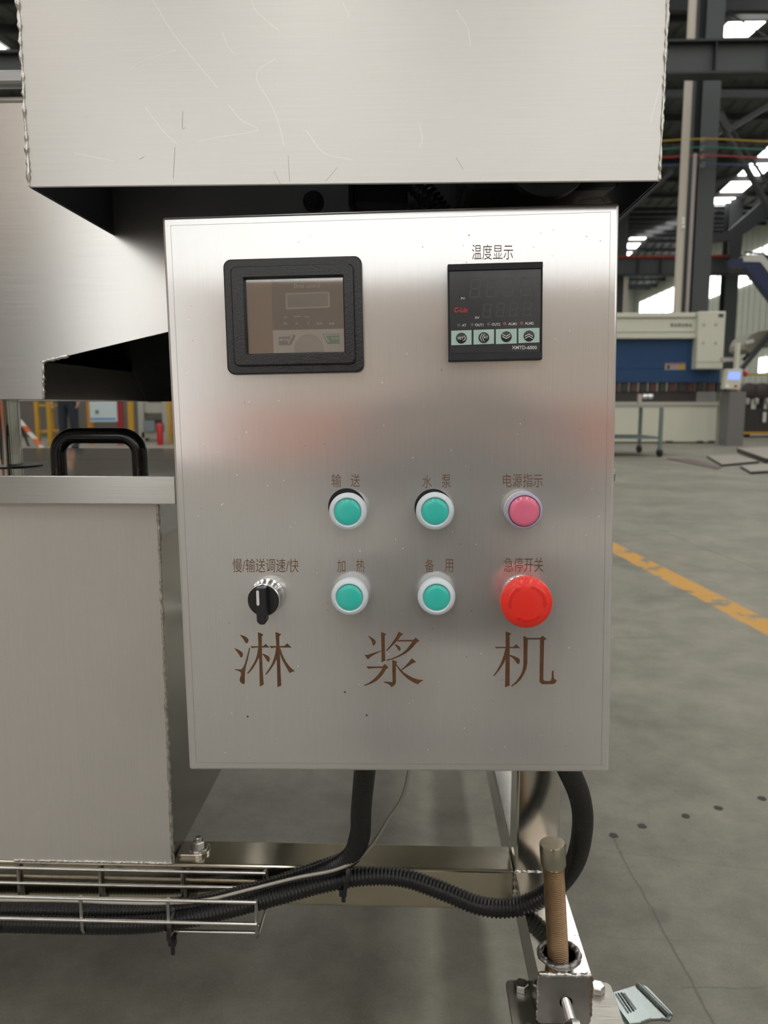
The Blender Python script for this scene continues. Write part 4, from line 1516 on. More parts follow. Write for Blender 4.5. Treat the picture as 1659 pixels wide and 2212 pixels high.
pipe_up(1471, 17.6, 0.085, 0, 9.4, 'downpipe', 'thick cream downpipe rising in front of the dark column', PIPE_M)
pipe_up(1493, 17.9, 0.040, 0, 6.2, 'conduit_pipe', 'thin pale pipe between the cream downpipe and the grey column', mat('pale_pipe', (0.40, 0.36, 0.34), 0.45))
pipe_up(1357, 48.0, 0.13, 0, 9.0, 'downpipe', 'distant pale downpipe beside the control box edge', PIPE_M)

# bridge crane girder
Yg = 15.6
z0, z1 = atY(1500, 166, Yg).z, atY(1500, 92, Yg).z
gx0, gx1 = -18.0, XR - 0.3
gd = thing('crane_girder', 'dark steel bridge crane girder high above the press brake', 'crane girder', (0, Yg, z0))
go = Vector((0, Yg, z0))
rel(MB().box2((gx0, Yg, z0 + 0.04), (gx1, Yg + 0.03, z1 - 0.04)), go).build('girder_web', GREYST_M, gd)
rel(MB().box2((gx0, Yg - 0.16, z0), (gx1, Yg + 0.18, z0 + 0.04)), go).build('girder_flange', DARKST_M, gd)
rel(MB().box2((gx0, Yg - 0.16, z1 - 0.04), (gx1, Yg + 0.18, z1)), go).build('girder_flange', DARKST_M, gd)
xx = atY(1541, 130, Yg).x
k = -12
while xx + k * 1.06 < gx1:
    if xx + k * 1.06 > gx0:
        rel(MB().box2((xx + k * 1.06 - 0.012, Yg - 0.14, z0 + 0.041), (xx + k * 1.06 + 0.012, Yg - 0.001, z1 - 0.041)), go).build('stiffener', DARKST_M, gd)
    k += 1
for s in (-1, 1):
    xe = (gx0 + 0.3) if s < 0 else gx1 - 0.3
    rel(MB().box2((xe - 0.25, Yg - 1.6, z0 - 0.45), (xe + 0.25, Yg + 1.8, z0 - 0.001)), go).build('end_carriage', DARKST_M, gd)
# runway beam with a red rail
Yr = 47.6
z0, z1 = atY(1500, 592, Yr).z, atY(1500, 557, Yr).z
rw_ = thing('runway_beam', 'distant grey runway beam with a red rail on top', 'beam', (0, Yr, z0))
ro = Vector((0, Yr, z0))
rel(MB().box2((-30, Yr, z0), (XR - 0.2, Yr + 0.05, z1)), ro).build('web', GREYST_M, rw_)
rel(MB().box2((-30, Yr - 0.2, z0 - 0.08), (XR - 0.2, Yr + 0.25, z0 - 0.001)), ro).build('lower_flange', DARKST_M, rw_)
rel(MB().box2((-30, Yr - 0.2, z1 + 0.001), (XR - 0.2, Yr + 0.25, z1 + 0.13)), ro).build('rail', mat('red_rail', (0.32, 0.035, 0.02), 0.5), rw_)
for px in (1378, 1427, 1530):
    p = atY(px, 575, Yr)
    rel(MB().box2((p.x - 0.05, Yr - 0.18, z0), (p.x + 0.05, Yr - 0.001, z1)), ro).build('stiffener', DARKST_M, rw_)
# trusses: bracing seen against the roof
tr = thing('roof_truss', 'dark diagonal roof bracing at the upper right', 'truss', atY(1600, 330, 24.0))
tr0 = Vector(tr.location)
for (a, b, Y, w) in (((1535, 225), (1672, 470), 24.0, 0.20), ((1552, 232), (1685, 440), 24.6, 0.10), ((1565, 285), (1700, 205), 24.0, 0.26),
                     ((1450, 372), (1330, 478), 26.0, 0.28), ((1545, 252), (1562, 285), 24.2, 0.5)):
    rel(MB().beam(atY(*a, Y), atY(*b, Y), w * 0.5, w, (0, 1, 0)), tr0).build('brace', DARKST_M, tr)
rel(MB().beam(atY(1330, 12, 21.0), atY(1900, 12, 21.0), 0.2, 0.30), tr0).build('chord', DARKST_M, tr)
rel(MB().beam(atY(1330, 205, 24.3), atY(1900, 205, 24.3), 0.2, 0.22), tr0).build('chord', DARKST_M, tr)
rel(MB().tube([atY(1550, 12, 20.9), atY(1720, 122, 20.9)], 0.018, 6), tr0).build('tie_rod', DARKST_M, tr)
tr2 = thing('roof_truss', 'large dark truss knee in front of the pale end wall', 'truss', atY(1600, 560, 46.0))
t2 = Vector(tr2.location)
rel(MB().prism([atY(x, y, 46.0) for x, y in ((1530, 512), (1575, 497), (1640, 440), (1720, 380), (1720, 425), (1660, 468), (1605, 507), (1600, 560), (1578, 560), (1576, 520), (1530, 524))], (0, 0.3, 0)), t2).build('knee_plate', DARKST_M, tr2)
# four conductor wires with insulators
for (yy, col, nm) in ((300, (0.42, 0.27, 0.02), 'yellow'), (318, (0.02, 0.17, 0.11), 'green'), (336, (0.34, 0.03, 0.035), 'red'), (354, (0.03, 0.06, 0.16), 'blue')):
    Yw = YC - 0.25
    c = atY(1521, yy, Yw)
    l, r = atY(1250, yy + 6, Yw), atY(1800, yy + 4, Yw)
    t = thing('conductor_wire', '%s conductor wire strung past the grey column' % nm, 'wire', c, 'conductor wires')
    rel(MB().tube(smooth_path([l, (l + c) / 2 + Vector((0, 0, -0.035)), c, (r + c) / 2 + Vector((0, 0, -0.035)), r], 6), 0.016, 6), c).build('wire', mat('wire_' + nm, col, 0.5), t)
    MB().lathe([(0.02, -0.05), (0.042, -0.035), (0.042, 0.035), (0.02, 0.05)], (0, 0.075, 0), (0, 1, 0), 14).build('insulator', mat('insulator', (0.42, 0.36, 0.30), 0.4), t)
# three light bulbs by the pipe
for i, yy in enumerate((474, 482, 491)):
    o = MB().lathe([(0.012, -0.045), (0.042, -0.01), (0.042, 0.015), (0.015, 0.045)], (0, 0, 0), (0, 0, 1), 14).build('insulator_knob', mat('white_porcelain', (0.78, 0.78, 0.74), 0.25), None, smooth=60)
    o.location = atY(1476, yy, 17.495)
    tag(o, 'white porcelain knob on the downpipe, %s of three' % ('top', 'middle', 'bottom')[i], 'insulator', 'porcelain knobs on the downpipe')

# ------------------------------------------------------------------ press brake
YP = 16.0
CREAM = mat('cream_paint', (0.60, 0.60, 0.50), 0.45, noise=0.04, nscale=3)
BLUE = mat('blue_paint', (0.005, 0.045, 0.135), 0.6)
SHADOW = mat('dark_steel_and_shade', (0.030, 0.026, 0.025), 0.5)  # dark machine steel; also the painted shade on the floor sheets' sides
pb0 = atY(1440, 955, YP)
pb = thing('press_brake', 'large cream and blue press brake standing across the hall', 'press brake', (pb0.x, YP, 0))
po = Vector((pb0.x, YP, 0))
XP0 = 1150


def Pb(mb, name, m, par=None, **kw):
    return rel(mb, po).build(name, m, par or pb, **kw)


def pbx(x0, x1, y0, y1, Y, d):
    g = at_box(x0, x1, y0, y1, Y, d)
    return g


bed = atY(1550, 876, YP)
Pb(MB().box2((atY(XP0, 900, YP).x, YP, 0.02), (bed.x, YP + 0.7, bed.z)), 'bed', CREAM, bevel=0.02)
Pb(pbx(XP0, 1553, 868, 876, YP - 0.03, 0.8), 'bed_table', mat('worn_table_steel', (0.42, 0.40, 0.34), 0.5))
for px in (1445, 1511, 1536):
    p = atY(px, 952, YP)
    Pb(MB().box2((p.x - 0.06, YP - 0.04, 0.0), (p.x + 0.06, YP - 0.001, 0.05)), 'levelling_wedge', SHADOW)
Pb(pbx(XP0, 1505, 846, 868, YP + 0.25, 0.4), 'lower_die', SHADOW)
Pb(pbx(XP0, 1556, 797, 826, YP + 0.15, 0.25), 'ram', BLUE)
Pb(pbx(XP0, 1503, 732, 797, YP + 0.15, 0.25), 'ram', BLUE)
for i in range(13):
    x0 = 1322 + i * 20.6
    Pb(pbx(x0, x0 + 15, 826, 846, YP + 0.2, 0.15), 'punch_clamp', SHADOW if i % 2 else mat('red_brown_clamp', (0.075, 0.028, 0.024), 0.5))
Pb(pbx(1446, 1500, 840, 866, YP + 0.8, 0.1), 'back_gauge', mat('gauge_cream', (0.28, 0.26, 0.20), 0.5))
Pb(pbx(1497, 1546, 826, 868, YP + 0.9, 0.1), 'back_panel', mat('pale_back_panel', (0.52, 0.52, 0.52), 0.5))
Pb(pbx(XP0, 1504, 675, 687, YP, 1.0), 'top_rail', CREAM, bevel=0.015)
Pb(pbx(XP0, 1504, 687.5, 718, YP + 0.04, 0.9), 'top_panel', CREAM)
Pb(pbx(XP0, 1504, 718.5, 732, YP, 1.0), 'bottom_rail', CREAM, bevel=0.015)
hs = Pb(pbx(1503.5, 1569, 672, 797, YP - 0.12, 1.3), 'cylinder_housing', CREAM, bevel=0.02)
Pb(pbx(1505, 1566, 781, 783, YP - 0.125, 0.004), 'housing_seam', mat('seam_shadow', (0.40, 0.40, 0.33), 0.5), hs)
for (px, py) in ((1521, 701), (1547, 701), (1519, 741), (1546, 741)):
    Pb(MB().lathe([(0.035, 0), (0.030, 0.01)], atY(px, py, YP - 0.12), (0, -1, 0), 12), 'housing_bolt', mat('bolt_cream', (0.42, 0.42, 0.36), 0.5), hs)
bd = Pb(pbx(1552.5, 1563, 678, 685, YP - 0.13, 0.009), 'badge', mat('black_badge', (0.03, 0.03, 0.03), 0.5), hs)
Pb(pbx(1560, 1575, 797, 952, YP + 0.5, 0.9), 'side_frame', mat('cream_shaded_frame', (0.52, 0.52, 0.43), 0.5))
# logo row: dark blocky characters on the top panel (too soft in the photo to read)
LG = mat('logo_grey', (0.10, 0.10, 0.10), 0.5)
for i in range(6):
    x0 = 1449 + i * 7.9
    g = MB()
    for (u0, u1, v0, v1) in ((0, 6, 0, 1.3), (0.3, 1.6, 1, 7), (3.4, 4.7, 0, 7.4), (0, 6.2, 3.2, 4.3), (1.0, 5.6, 6.2, 7.2))[(i % 2):]:
        a, b = atY(x0 + u0, 698.5 + v1, YP + 0.033), atY(x0 + u1, 698.5 + v0, YP + 0.033)
        g.box2((a.x, YP + 0.033, a.z), (b.x, YP + 0.039, b.z))
    Pb(g, 'logo_character', LG)
st_ = Pb(pbx(1436, 1481, 784, 799, YP + 0.14, 0.009), 'warning_sticker', mat('sticker_grey', (0.32, 0.28, 0.28), 0.5))
Pb(pbx(1437, 1480, 784.5, 787, YP + 0.134, 0.005), 'sticker_band', mat('sticker_red', (0.34, 0.10, 0.09), 0.5), st_)
Pb(pbx(1466, 1480, 788, 798, YP + 0.134, 0.005), 'sticker_band', mat('sticker_yellow', (0.42, 0.30, 0.03), 0.5), st_)
Pb(pbx(1441, 1447, 789, 797, YP + 0.134, 0.005), 'sticker_band', SHADOW, st_)
# operator pendant on an arm
YQ = 15.0
pq = thing('control_pendant', 'cream operator pendant with a lit blue screen beside the press brake', 'control panel', (atY(1586, 950, YQ).x, YQ, 0))
qo = Vector(pq.location)


def Q(mb, name, m, par=None, **kw):
    return rel(mb, qo).build(name, m, par or pq, **kw)


hd_ = Q(MB().prism([atY(x, y, YQ) for x, y in ((1571, 797), (1605, 797), (1599, 842), (1564, 840))], (0, 0.18, 0)), 'pendant_head', CREAM, bevel=0.01)
Q(MB().prism([atY(x, y, YQ - 0.006) for x, y in ((1575, 803), (1601, 803), (1598, 821), (1572, 820))], (0, 0.005, 0)), 'screen', emis('screen_blue', (0.25, 0.36, 0.85), 0.75), hd_)
Q(MB().lathe([(0.035, 0), (0.03, 0.03)], atY(1571, 835, YQ), (0, -1, 0), 14), 'push_button', mat('button_white', (0.8, 0.85, 0.82), 0.3), hd_)
Q(MB().lathe([(0.025, 0), (0.02, 0.03)], atY(1589, 834, YQ), (0, -1, 0), 14), 'push_button', mat('button_red', (0.45, 0.05, 0.03), 0.3), hd_)
Q(MB().lathe([(0.06, 0), (0.06, 0.05)], atY(1607, 807, YQ), (1, 0, 0), 14), 'stop_button', mat('button_red', (0.45, 0.05, 0.03), 0.3), hd_)
Q(at_box(1590, 1600, 740, 797, YQ + 0.05, 0.12), 'arm_post', CREAM)
Q(at_box(1560, 1600, 772, 781, YQ + 0.25, 0.1), 'swing_arm', mat('arm_grey', (0.40, 0.38, 0.38), 0.4))
a, b = atY(1573, 845, YQ), atY(1612, 845, YQ)
Q(MB().box2((a.x + 0.03, YQ, 0), (b.x, YQ + 0.4, atY(1590, 846, YQ).z)), 'pedestal', mat('pedestal_grey', (0.16, 0.155, 0.15), 0.5))

# trolley in front of the press
YT1, YT0 = 12.8, 11.75
xr = atY(1427, 930, YT0).x
tz = atY(1400, 874, YT0).z
tl = thing('trolley', 'grey-green steel trolley with two shelves on casters', 'trolley', (xr - 0.8, 12.3, 0))
lo_ = Vector(tl.location)
TG = mat('trolley_green', (0.16, 0.20, 0.19), 0.45, 0.3)


def Tr(mb, name, m=TG, par=None, **kw):
    return rel(mb, lo_).build(name, m, par or tl, **kw)


Tr(MB().box2((xr - 1.65, YT0 - 0.03, tz - 0.045), (xr + 0.03, YT1 + 0.03, tz)), 'top_shelf', mat('trolley_top', (0.30, 0.32, 0.32), 0.35, 0.5))
sz = atY(1400, 944, YT0).z
Tr(MB().box2((xr - 1.62, YT0, sz - 0.03), (xr, YT1, sz)), 'lower_shelf')
for (lx, ly) in ((xr, YT0), (xr, YT1), (xr - 1.62, YT0), (xr - 1.62, YT1)):
    Tr(MB().box2((lx - 0.025, ly - 0.025, 0.12), (lx + 0.025, ly + 0.025, tz - 0.046)), 'leg')
    cw = Tr(MB().lathe([(0.02, -0.02), (0.06, -0.02), (0.06, 0.02), (0.02, 0.02)], (lx, ly, 0.0605), (1, 0.3, 0), 20), 'caster_wheel', mat('black_rubber', (0.02, 0.02, 0.02), 0.6))
    Tr(MB().box2((lx - 0.02, ly - 0.03, 0.085), (lx + 0.02, ly + 0.03, 0.121)), 'caster_fork', TG)
vz = tz
vc = atY(1381, 874, 12.2)
v = thing('clamp_fixture', 'small silver clamp standing on the trolley top', 'clamp', (vc.x, 12.2, tz))
MB().box2((-0.03, -0.03, 0), (0.03, 0.03, 0.16)).build('clamp_post', mat('clamp_steel', (0.42, 0.38, 0.34), 0.35, 0.7), v, bevel=0.006)
for k in (0, 1):
    MB().lathe([(0.03, 0), (0.038, 0.015), (0.038, 0.055), (0.03, 0.07)], (0.05 + 0.08 * k, 0, 0.125), (1, 0, 0), 18).build('clamp_jaw', CHROME, v, smooth=40)
MB().box2((0.03, -0.012, 0.113), (0.05, 0.012, 0.137)).build('clamp_neck', CHROME, v)

# sheets lying on the floor at the right
SHT = [((1527, 984), (1592, 982), (1640, 996), (1560, 1003), 0.03, 'pale steel sheet lying on the floor nearest the trolley'),
       ((1592, 968), (1720, 962), (1760, 990), (1655, 990), 0.07, 'steel sheet lying furthest back on the floor at the right edge'),
       ((1600, 1006), (1680, 1000), (1740, 1012), (1622, 1019), 0.03, 'pale steel sheet lying nearest the camera at the right edge'),
       ((1440, 990), (1490, 991), (1560, 1008), (1550, 1012), 0.012, 'thin rusty sheet flat on the floor beside the steel sheets')]
for i, (a, b, c, d, z, lab) in enumerate(SHT):
    pts = [atZ(*p, z) for p in (a, b, c, d)]
    cc = sum(pts, Vector()) / 4
    cc.z = 0
    m_ = mat('sheet_pale', (0.36, 0.33, 0.28), 0.4, 0.2, noise=0.2, nscale=4) if i < 3 else mat('sheet_rusty', (0.13, 0.10, 0.085), 0.6)
    o = rel(MB().prism(pts, (0, 0, -z + 0.001)), cc).build('steel_sheet', m_, None)
    if i < 3:
        o.data.materials.append(SHADOW)  # sides coloured dark for the shaded gap under each sheet
        for p in o.data.polygons:
            if abs(p.normal.z) < 0.5:
                p.material_index = 1
    o.location = cc
    tag(o, lab, 'metal sheet', 'sheets on the floor')

# jib arm, extraction hood and roll machine at the right edge
YJ = 20.8
jb = thing('jib_arm', 'white and dark blue folding jib arm at the right edge', 'jib arm', (atY(1725, 900, YJ).x, YJ, 0))
jo = Vector(jb.location)
NAVY = mat('navy_paint', (0.012, 0.022, 0.085), 0.4)
WHT = mat('white_paint', (0.62, 0.62, 0.58), 0.45)
rel(MB().prism([atY(x, y, YJ) for x, y in ((1605, 553), (1648, 549), (1700, 612), (1700, 640), (1643, 566), (1606, 565))], (0, 0.35, 0)), jo).build('upper_arm', WHT, jb)
rel(MB().prism([atY(x, y, YJ + 0.02) for x, y in ((1580, 560), (1604, 556), (1608, 566.5), (1642, 567.5), (1700, 642), (1700, 690), (1640, 612), (1612, 578), (1583, 574))], (0, 0.3, 0)), jo).build('lower_arm', NAVY, jb)
rel(MB().box2((atY(1698, 600, YJ).x, YJ, 0), (atY(1745, 600, YJ).x, YJ + 0.5, atY(1700, 560, YJ).z)), jo).build('mast', WHT, jb)
rel(MB().tube([atY(1608, 545, YJ + 0.1), atY(1650, 548, YJ + 0.1), atY(1690, 590, YJ + 0.1)], 0.03, 8), jo).build('hose', SHADOW, jb)
YE = 22.0
ex = thing('extraction_hood', 'rounded beige extraction hood with slanted dark struts', 'extractor hood', (atY(1660, 900, YE).x, YE, 0))
eo = Vector(ex.location)
rel(MB().prism([atY(x, y, YE) for x, y in ((1606, 756), (1607, 744), (1613, 732), (1624, 721), (1642, 714), (1665, 711), (1700, 711), (1700, 745), (1640, 752), (1622, 764))], (0, 1.0, 0)), eo).build('dome', mat('hood_beige', (0.30, 0.28, 0.23), 0.45, 0.2), ex, bevel=0.03)
rel(MB().beam(atY(1602, 796, YE - 0.1), atY(1690, 690, YE - 0.1), 0.12, 0.12), eo).build('strut', GREYST_M, ex)
rel(MB().beam(atY(1606, 778, YE + 0.3), atY(1640, 748, YE + 0.3), 0.10, 0.10), eo).build('strut', SHADOW, ex)
rel(MB().beam(atY(1612, 740, YE - 0.02), atY(1628, 736, YE - 0.02), 0.04, 0.10), eo).build('lamp_tube', mat('tube_white', (0.8, 0.8, 0.76), 0.4), ex)
rel(MB().box2((atY(1690, 700, YE).x, YE, 0), (atY(1740, 700, YE).x, YE + 0.6, atY(1690, 712, YE).z)), eo).build('support_post', GREYST_M, ex)
YM = 19.0
rm = thing('roll_machine', 'dark roll forming machine with yellow rails at the right edge', 'machine', (atY(1660, 940, YM).x, YM, 0))
r0 = Vector(rm.location)
YEL = mat('yellow_paint', (0.48, 0.27, 0.02), 0.5)
rel(MB().box2((atY(1612, 900, YM).x, YM, 0.12), (atY(1800, 900, YM).x, YM + 1.2, atY(1650, 884, YM).z)), r0).build('machine_bed', SHADOW, rm)
rel(at_box(1607, 1800, 933, 938, YM - 0.05, 0.08), r0).build('lower_rail', YEL, rm)
rel(at_box(1608, 1800, 807, 811, YM + 0.3, 0.1), r0).build('upper_rail', YEL, rm)
rel(at_box(1593, 1597, 842, 938, YM + 0.1, 0.1), r0).build('rail_post', YEL, rm)
for i, px in enumerate((1620, 1648, 1676)):
    rel(MB().lathe([(0.10, 0), (0.20, 0.02), (0.20, 0.8), (0.10, 0.82)], atY(px, 845, YM + 0.1), (0.1, 1, 0), 20), r0).build('roller', mat('roller_dark', (0.05, 0.04, 0.04), 0.4, 0.4), rm, smooth=40)
    rel(at_box(px - 4, px + 4, 855, 884, YM + 0.2, 0.3), r0).build('roller_stand', DARKST_M, rm)
for px in (1612, 1632, 1656):
    rel(at_box(px, px + 9, 860, 874, YM - 0.2, 0.15), r0).build('casting', mat('casting_white', (0.42, 0.42, 0.40), 0.4, 0.4), rm, bevel=0.03)
rel(at_box(1648, 1656, 890, 912, YM - 0.06, 0.05), r0).build('side_plate', WHT, rm)
for px in (1616, 1700):
    rel(MB().box2((atY(px, 940, YM).x, YM + 0.2, 0), (atY(px + 12, 940, YM).x, YM + 0.9, 0.119)), r0).build('machine_foot', SHADOW, rm)

# ------------------------------------------------------------------ things glimpsed between housing and lid
YL = 15.0


def zf(y, Y):
    return atY(300, y, Y).z


def yellow_rack(px0, px1, Y, label, top=800):
    a, b = atY(px0, 900, Y).x, atY(px1, 900, Y).x
    t = thing('yellow_rack', label, 'rack', ((a + b) / 2, Y, 0))
    o = Vector(t.location)
    zt_ = zf(top, Y)
    for xx in (a, b):
        for yy in (Y, Y + 0.6):
            rel(MB().box2((xx - 0.035, yy - 0.03, 0), (xx + 0.035, yy + 0.03, zt_)), o).build('post', YEL, t)
    for z in (0.25, 0.75, zt_ - 0.1):
        rel(MB().box2((a, Y, z), (b, Y + 0.6, z + 0.04)), o).build('shelf', YEL, t)
    return t


yellow_rack(80, 106, 14.6, 'yellow steel rack at the left, seen beside the standing person')
yellow_rack(366, 430, 15.4, 'yellow steel rack just left of the control box edge')
t = thing('poster_stand', 'pale blue poster board on an orange and a red post', 'poster stand', (atY(222, 950, YL).x, YL, 0))
o_ = Vector(t.location)
bdp = rel(at_box(195, 250, 840, 911, YL, 0.03), o_).build('board', mat('poster_white', (0.55, 0.66, 0.68), 0.4), t)
rel(at_box(195.5, 249.5, 903, 907, YL - 0.006, 0.004), o_).build('blue_stripe', mat('poster_blue', (0.10, 0.25, 0.55), 0.4), bdp)
rel(at_box(206, 213, 886, 894, YL - 0.006, 0.004), o_).build('poster_mark', mat('poster_grey', (0.15, 0.2, 0.22), 0.4), bdp)
for (x0, x1, m_) in ((189, 194.5, mat('orange_post', (0.50, 0.22, 0.02), 0.5)), (252, 260, mat('red_post', (0.30, 0.02, 0.025), 0.5)), (277, 283, YEL)):
    g = at_box(x0, x1, 835, 950, YL, 0.06)
    a = min(p[0] for p in g.v), max(p[0] for p in g.v)
    rel(MB().box2((a[0], YL + 0.031, 0), (a[1], YL + 0.09, zf(835, YL))), o_).build('post', m_, t)
t = tag(MB().box2((-12.5, 0, 0), (-2.9, 0.06, 2.4)).build('machinery_backdrop', mat('brown_grey_backdrop', (0.11, 0.10, 0.085), 0.6, noise=0.2, nscale=2), None), 'long dark brown-grey partition standing in for machinery behind the poster stand', 'backdrop')  # plain dark backdrop put in place of the machinery there
t.location = (0, 18.5, 0)
t = thing('fire_extinguisher', 'red fire extinguisher standing on the far floor', 'fire extinguisher', (atY(346, 950, YL).x, YL, 0))
MB().lathe([(0.060, 0), (0.064, 0.02), (0.064, 0.36), (0.045, 0.41), (0.02, 0.43), (0.02, 0.45)], (0, 0, 0), (0, 0, 1), 24).build('cylinder', mat('extinguisher_red', (0.45, 0.02, 0.025), 0.3), t, smooth=50)
MB().box2((-0.02, -0.06, 0.451), (0.02, 0.05, 0.49)).build('valve_handle', BLACK_PL, t)
MB().tube(smooth_path([(0.02, 0, 0.44), (0.075, 0, 0.40), (0.085, -0.01, 0.25)], 6), 0.010, 8).build('hose', BLACK_PL, t)
Yk = 16.5
t = thing('white_machine', 'pale grey machine frame behind the fire extinguisher', 'machine', (atY(325, 950, Yk).x, Yk, 0))
o_ = Vector(t.location)
for (x0, x1) in ((300, 306), (352, 360)):
    g = at_box(x0, x1, 800, 940, Yk, 0.3)
    xa, xb = min(p[0] for p in g.v), max(p[0] for p in g.v)
    rel(MB().box2((xa, Yk, 0), (xb, Yk + 0.3, zf(800, Yk))), o_).build('upright', mat('machine_pale', (0.40, 0.40, 0.36), 0.5), t)
rel(at_box(306.3, 351.7, 870, 892, Yk + 0.05, 0.2), o_).build('crossbar', mat('machine_pale', (0.40, 0.40, 0.36), 0.5), t)
rel(at_box(306.3, 351.7, 906, 914, Yk + 0.02, 0.2), o_).build('tool_rail', SHADOW, t)
rel(at_box(310, 333, 908, 932, Yk - 0.05, 0.06), o_).build('guard_pane', mat('pane_blue', (0.22, 0.27, 0.30), 0.2), t)
rel(at_box(306.3, 351.7, 934, 946, Yk, 0.3), o_).build('machine_table', mat('machine_pale', (0.40, 0.40, 0.36), 0.5), t)
t = thing('warning_barrier', 'leaning orange and white striped barrier board', 'barrier', (atY(60, 950, 14.0).x, 14.0, 0))
o_ = Vector(t.location)
for i in range(5):
    a = Vector((-0.22 + 0.11 * i, 0.15 - 0.03 * i, 0.50 - 0.118 * i))
    b = Vector((-0.22 + 0.11 * (i + 1), 0.15 - 0.03 * (i + 1), 0.50 - 0.118 * (i + 1)))
    MB().beam(a, b, 0.03, 0.13, (0, 1, 0)).build('stripe', WHT if i % 2 == 0 else mat('barrier_orange', (0.60, 0.12, 0.03), 0.5), t)
MB().beam((-0.2, 0.12, 0.47), (-0.2, 0.42, 0.0), 0.03, 0.03).build('prop_leg', DARKST_M, t)


# ------------------------------------------------------------------ people
def skin_mesh(name, V, E, m, parent, sub=2):
    me = bpy.data.meshes.new(name)
    me.from_pydata([v[0] for v in V], E, [])
    o = bpy.data.objects.new(name, me)
    COL.objects.link(o)
    mo_ = o.modifiers.new('skin', 'SKIN')
    mo_.use_smooth_shade = True
    for i, v in enumerate(V):
        r = v[1]
        me.skin_vertices[0].data[i].radius = (r, r) if isinstance(r, (int, float)) else r
    me.skin_vertices[0].data[0].use_root = True
    s = o.modifiers.new('sub', 'SUBSURF')
    s.levels = sub
    s.render_levels = sub
    me.materials.append(m)
    o.parent = parent
    return o


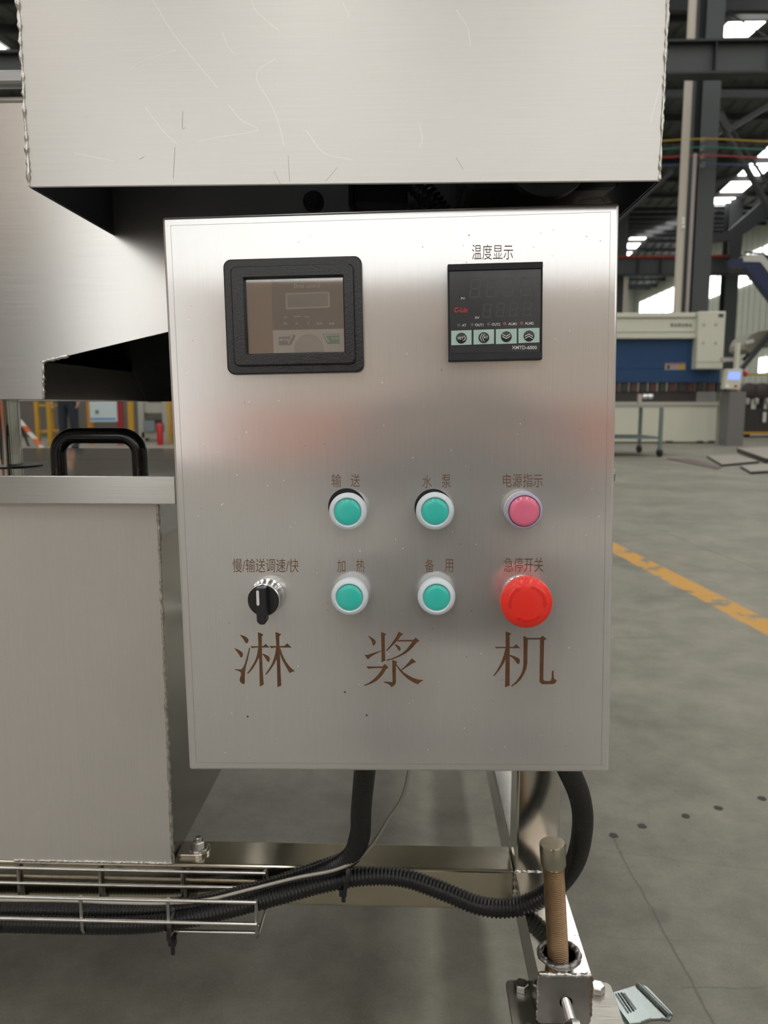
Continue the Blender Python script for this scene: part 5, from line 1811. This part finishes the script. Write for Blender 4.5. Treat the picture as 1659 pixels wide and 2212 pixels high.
def person(loc, rotz, label, shirt, trousers, crouch):
    t = thing('person', label, 'person', loc, None, (0, 0, rotz))
    sk = mat('skin_tone', (0.45, 0.26, 0.18), 0.5)

    def tq(p):
        """upper body point of the standing figure -> its place in this pose (crouch: hips low, back bent forward)"""
        if not crouch:
            return Vector(p)
        h = p[2] - 0.93
        lean = 0.30 * max(0.0, h) ** 1.2
        return Vector((p[0], p[1] + lean, 0.33 + h * 0.93))

    hands, legs = [], []
    for s in (-1, 1):
        if crouch:
            hands.append([tq((s * 0.20, 0.0, 1.39)), Vector((s * 0.25, 0.30, 0.60)), Vector((s * 0.10, 0.46, 0.735)), Vector((s * 0.062, 0.49, 0.765))])
            legs.append([Vector((s * 0.10, 0.03, 0.31)), Vector((s * 0.20, 0.36, 0.47)), Vector((s * 0.16, 0.05, 0.10)), Vector((s * 0.165, 0.09, 0.045)), Vector((s * 0.18, 0.20, 0.036))])
        else:
            hands.append([Vector((s * 0.20, 0.0, 1.40)), Vector((s * 0.25, -0.02, 1.12)), Vector((s * 0.26, 0.06, 0.88)), Vector((s * 0.255, 0.08, 0.80))])
            legs.append([Vector((s * 0.095, 0, 0.84)), Vector((s * 0.11, 0.012, 0.49)), Vector((s * 0.12, -0.015, 0.10)), Vector((s * 0.13, 0.03, 0.045)), Vector((s * 0.14, 0.13, 0.036))])
    V = [((0, 0, 0.93), (0.135, 0.10)), ((0, 0, 1.10), (0.12, 0.09)), ((0, 0, 1.28), (0.145, 0.10)), ((0, 0, 1.41), (0.09, 0.075)), ((0, 0.005, 1.49), 0.052),
         ((0, 0.02, 1.545), (0.062, 0.07)), ((0, 0.03, 1.60), (0.078, 0.09)), ((0, 0.02, 1.67), (0.078, 0.09)), ((0, 0.015, 1.71), (0.05, 0.06)), ((0, 0.125, 1.60), 0.012)]
    V = [(tq(p), r) for p, r in V]
    E = [(0, 1), (1, 2), (2, 3), (3, 4), (4, 5), (5, 6), (6, 7), (7, 8), (6, 9)]
    for si, s in enumerate((-1, 1)):
        h, lg_ = hands[si], legs[si]
        b = len(V)
        V += [(h[0], 0.052), (h[1], 0.040), (h[2], 0.027), (h[3], (0.030, 0.018))]
        E += [(3, b), (b, b + 1), (b + 1, b + 2), (b + 2, b + 3)]
        w, p = h[2], h[3]
        d = (p - w).normalized()
        side = Vector((0, -0.5, 0.85)) if crouch else Vector((0, 1, 0))
        inn = Vector((-s, 0, 0))
        for off, ln in ((-0.024, 0.060), (-0.008, 0.075), (0.008, 0.080), (0.024, 0.072)):
            q = p + side * off + d * 0.02
            c0 = len(V)
            V += [(q, 0.0088), (q + d * ln * .5 + inn * 0.008, 0.0080), (q + d * ln * .85 + inn * 0.03, 0.0072)]
            E += [(b + 3, c0), (c0, c0 + 1), (c0 + 1, c0 + 2)]
        q = w + d * 0.02 + side * 0.03
        c0 = len(V)
        V += [(q + inn * 0.01, 0.0105), (q + d * 0.035 + inn * 0.03 + side * 0.012, 0.009)]
        E += [(b + 2, c0), (c0, c0 + 1)]
        c = len(V)
        V += list(zip(lg_, (0.085, 0.055, 0.038, 0.036, 0.030)))
        E += [(0, c), (c, c + 1), (c + 1, c + 2), (c + 2, c + 3), (c + 3, c + 4)]
    skin_mesh('body', V, E, sk, t)
    tv = [(tq((0, 0, 0.97)), (0.150, 0.115)), (tq((0, 0, 0.90)), (0.150, 0.115))]
    te = [(0, 1)]
    for lg_ in legs:
        b = len(tv)
        tv += [(lg_[0].lerp(lg_[1], 0.1), 0.104), (lg_[1], 0.082), (lg_[2] + Vector((0, 0, 0.02)), 0.066), (lg_[2] + Vector((0, 0.004, -0.03)), 0.064)]
        te += [(1, b), (b, b + 1), (b + 1, b + 2), (b + 2, b + 3)]
    skin_mesh('trousers', tv, te, trousers, t)
    sv = [((0, 0, 0.93), (0.160, 0.125)), ((0, 0, 1.10), (0.148, 0.115)), ((0, 0, 1.28), (0.168, 0.122)), ((0, 0, 1.405), (0.115, 0.090)), ((0, 0.003, 1.455), (0.066, 0.064))]
    sv = [(tq(p), r) for p, r in sv]
    se = [(0, 1), (1, 2), (2, 3), (3, 4)]
    for h in hands:
        b = len(sv)
        sv += [(h[0], 0.070), (h[1], 0.054), (h[1].lerp(h[2], 0.8), 0.044)]
        se += [(3, b), (b, b + 1), (b + 1, b + 2)]
    skin_mesh('shirt', sv, se, shirt, t)
    skin_mesh('hair', [(tq((0, -0.03, 1.62)), (0.078, 0.07)), (tq((0, -0.01, 1.69)), (0.086, 0.095)), (tq((0, 0.02, 1.735)), (0.06, 0.075))], [(0, 1), (1, 2)], mat('black_hair', (0.012, 0.011, 0.010), 0.5), t)
    for si, s in enumerate((-1, 1)):
        MB().lathe([(0.004, -0.010), (0.010, -0.005), (0.012, 0.0), (0.008, 0.006), (0.003, 0.008)], tq((s * 0.032, 0.098, 1.615)), (0, 1, 0), 12).build('eye', mat('eye_dark', (0.03, 0.025, 0.02), 0.2), t, smooth=70)
        MB().box(tq((s * 0.084, 0.015, 1.60)), (0.016, 0.03, 0.055)).build('ear', sk, t, bevel=0.007)
        a = legs[si][3]
        sh = [(a + Vector((0, -0.08, 0)), 0.046), (a + Vector((0, 0.01, 0)), 0.048), (a + Vector((s * 0.012, 0.12, -0.004)), 0.042)]
        skin_mesh('shoe', sh, [(0, 1), (1, 2)], mat('dark_shoe', (0.02, 0.02, 0.022), 0.5), t)
    MB().box(tq((0, 0.112, 1.555)), (0.045, 0.012, 0.010)).build('mouth', mat('lip_tone', (0.35, 0.14, 0.11), 0.5), t, bevel=0.004)
    return t


NAVYCL = mat('navy_cloth', (0.018, 0.022, 0.035), 0.85)
GREYCL = mat('charcoal_cloth', (0.060, 0.058, 0.056), 0.85)
person(atZ(152, 970, 0), R(170), 'person in dark navy work clothes standing across the hall', NAVYCL, NAVYCL, False)
person((0.08, -0.72, 0), R(2), 'person crouching in charcoal clothes with a phone, mirrored in the control box', GREYCL, GREYCL, True)
pn = MB().box((0.08, -0.205, 0.80), (0.150, 0.009, 0.075)).build('phone', BLACK_GL, None, bevel=0.004)
tag(pn, 'black phone held up by the crouching person', 'phone')
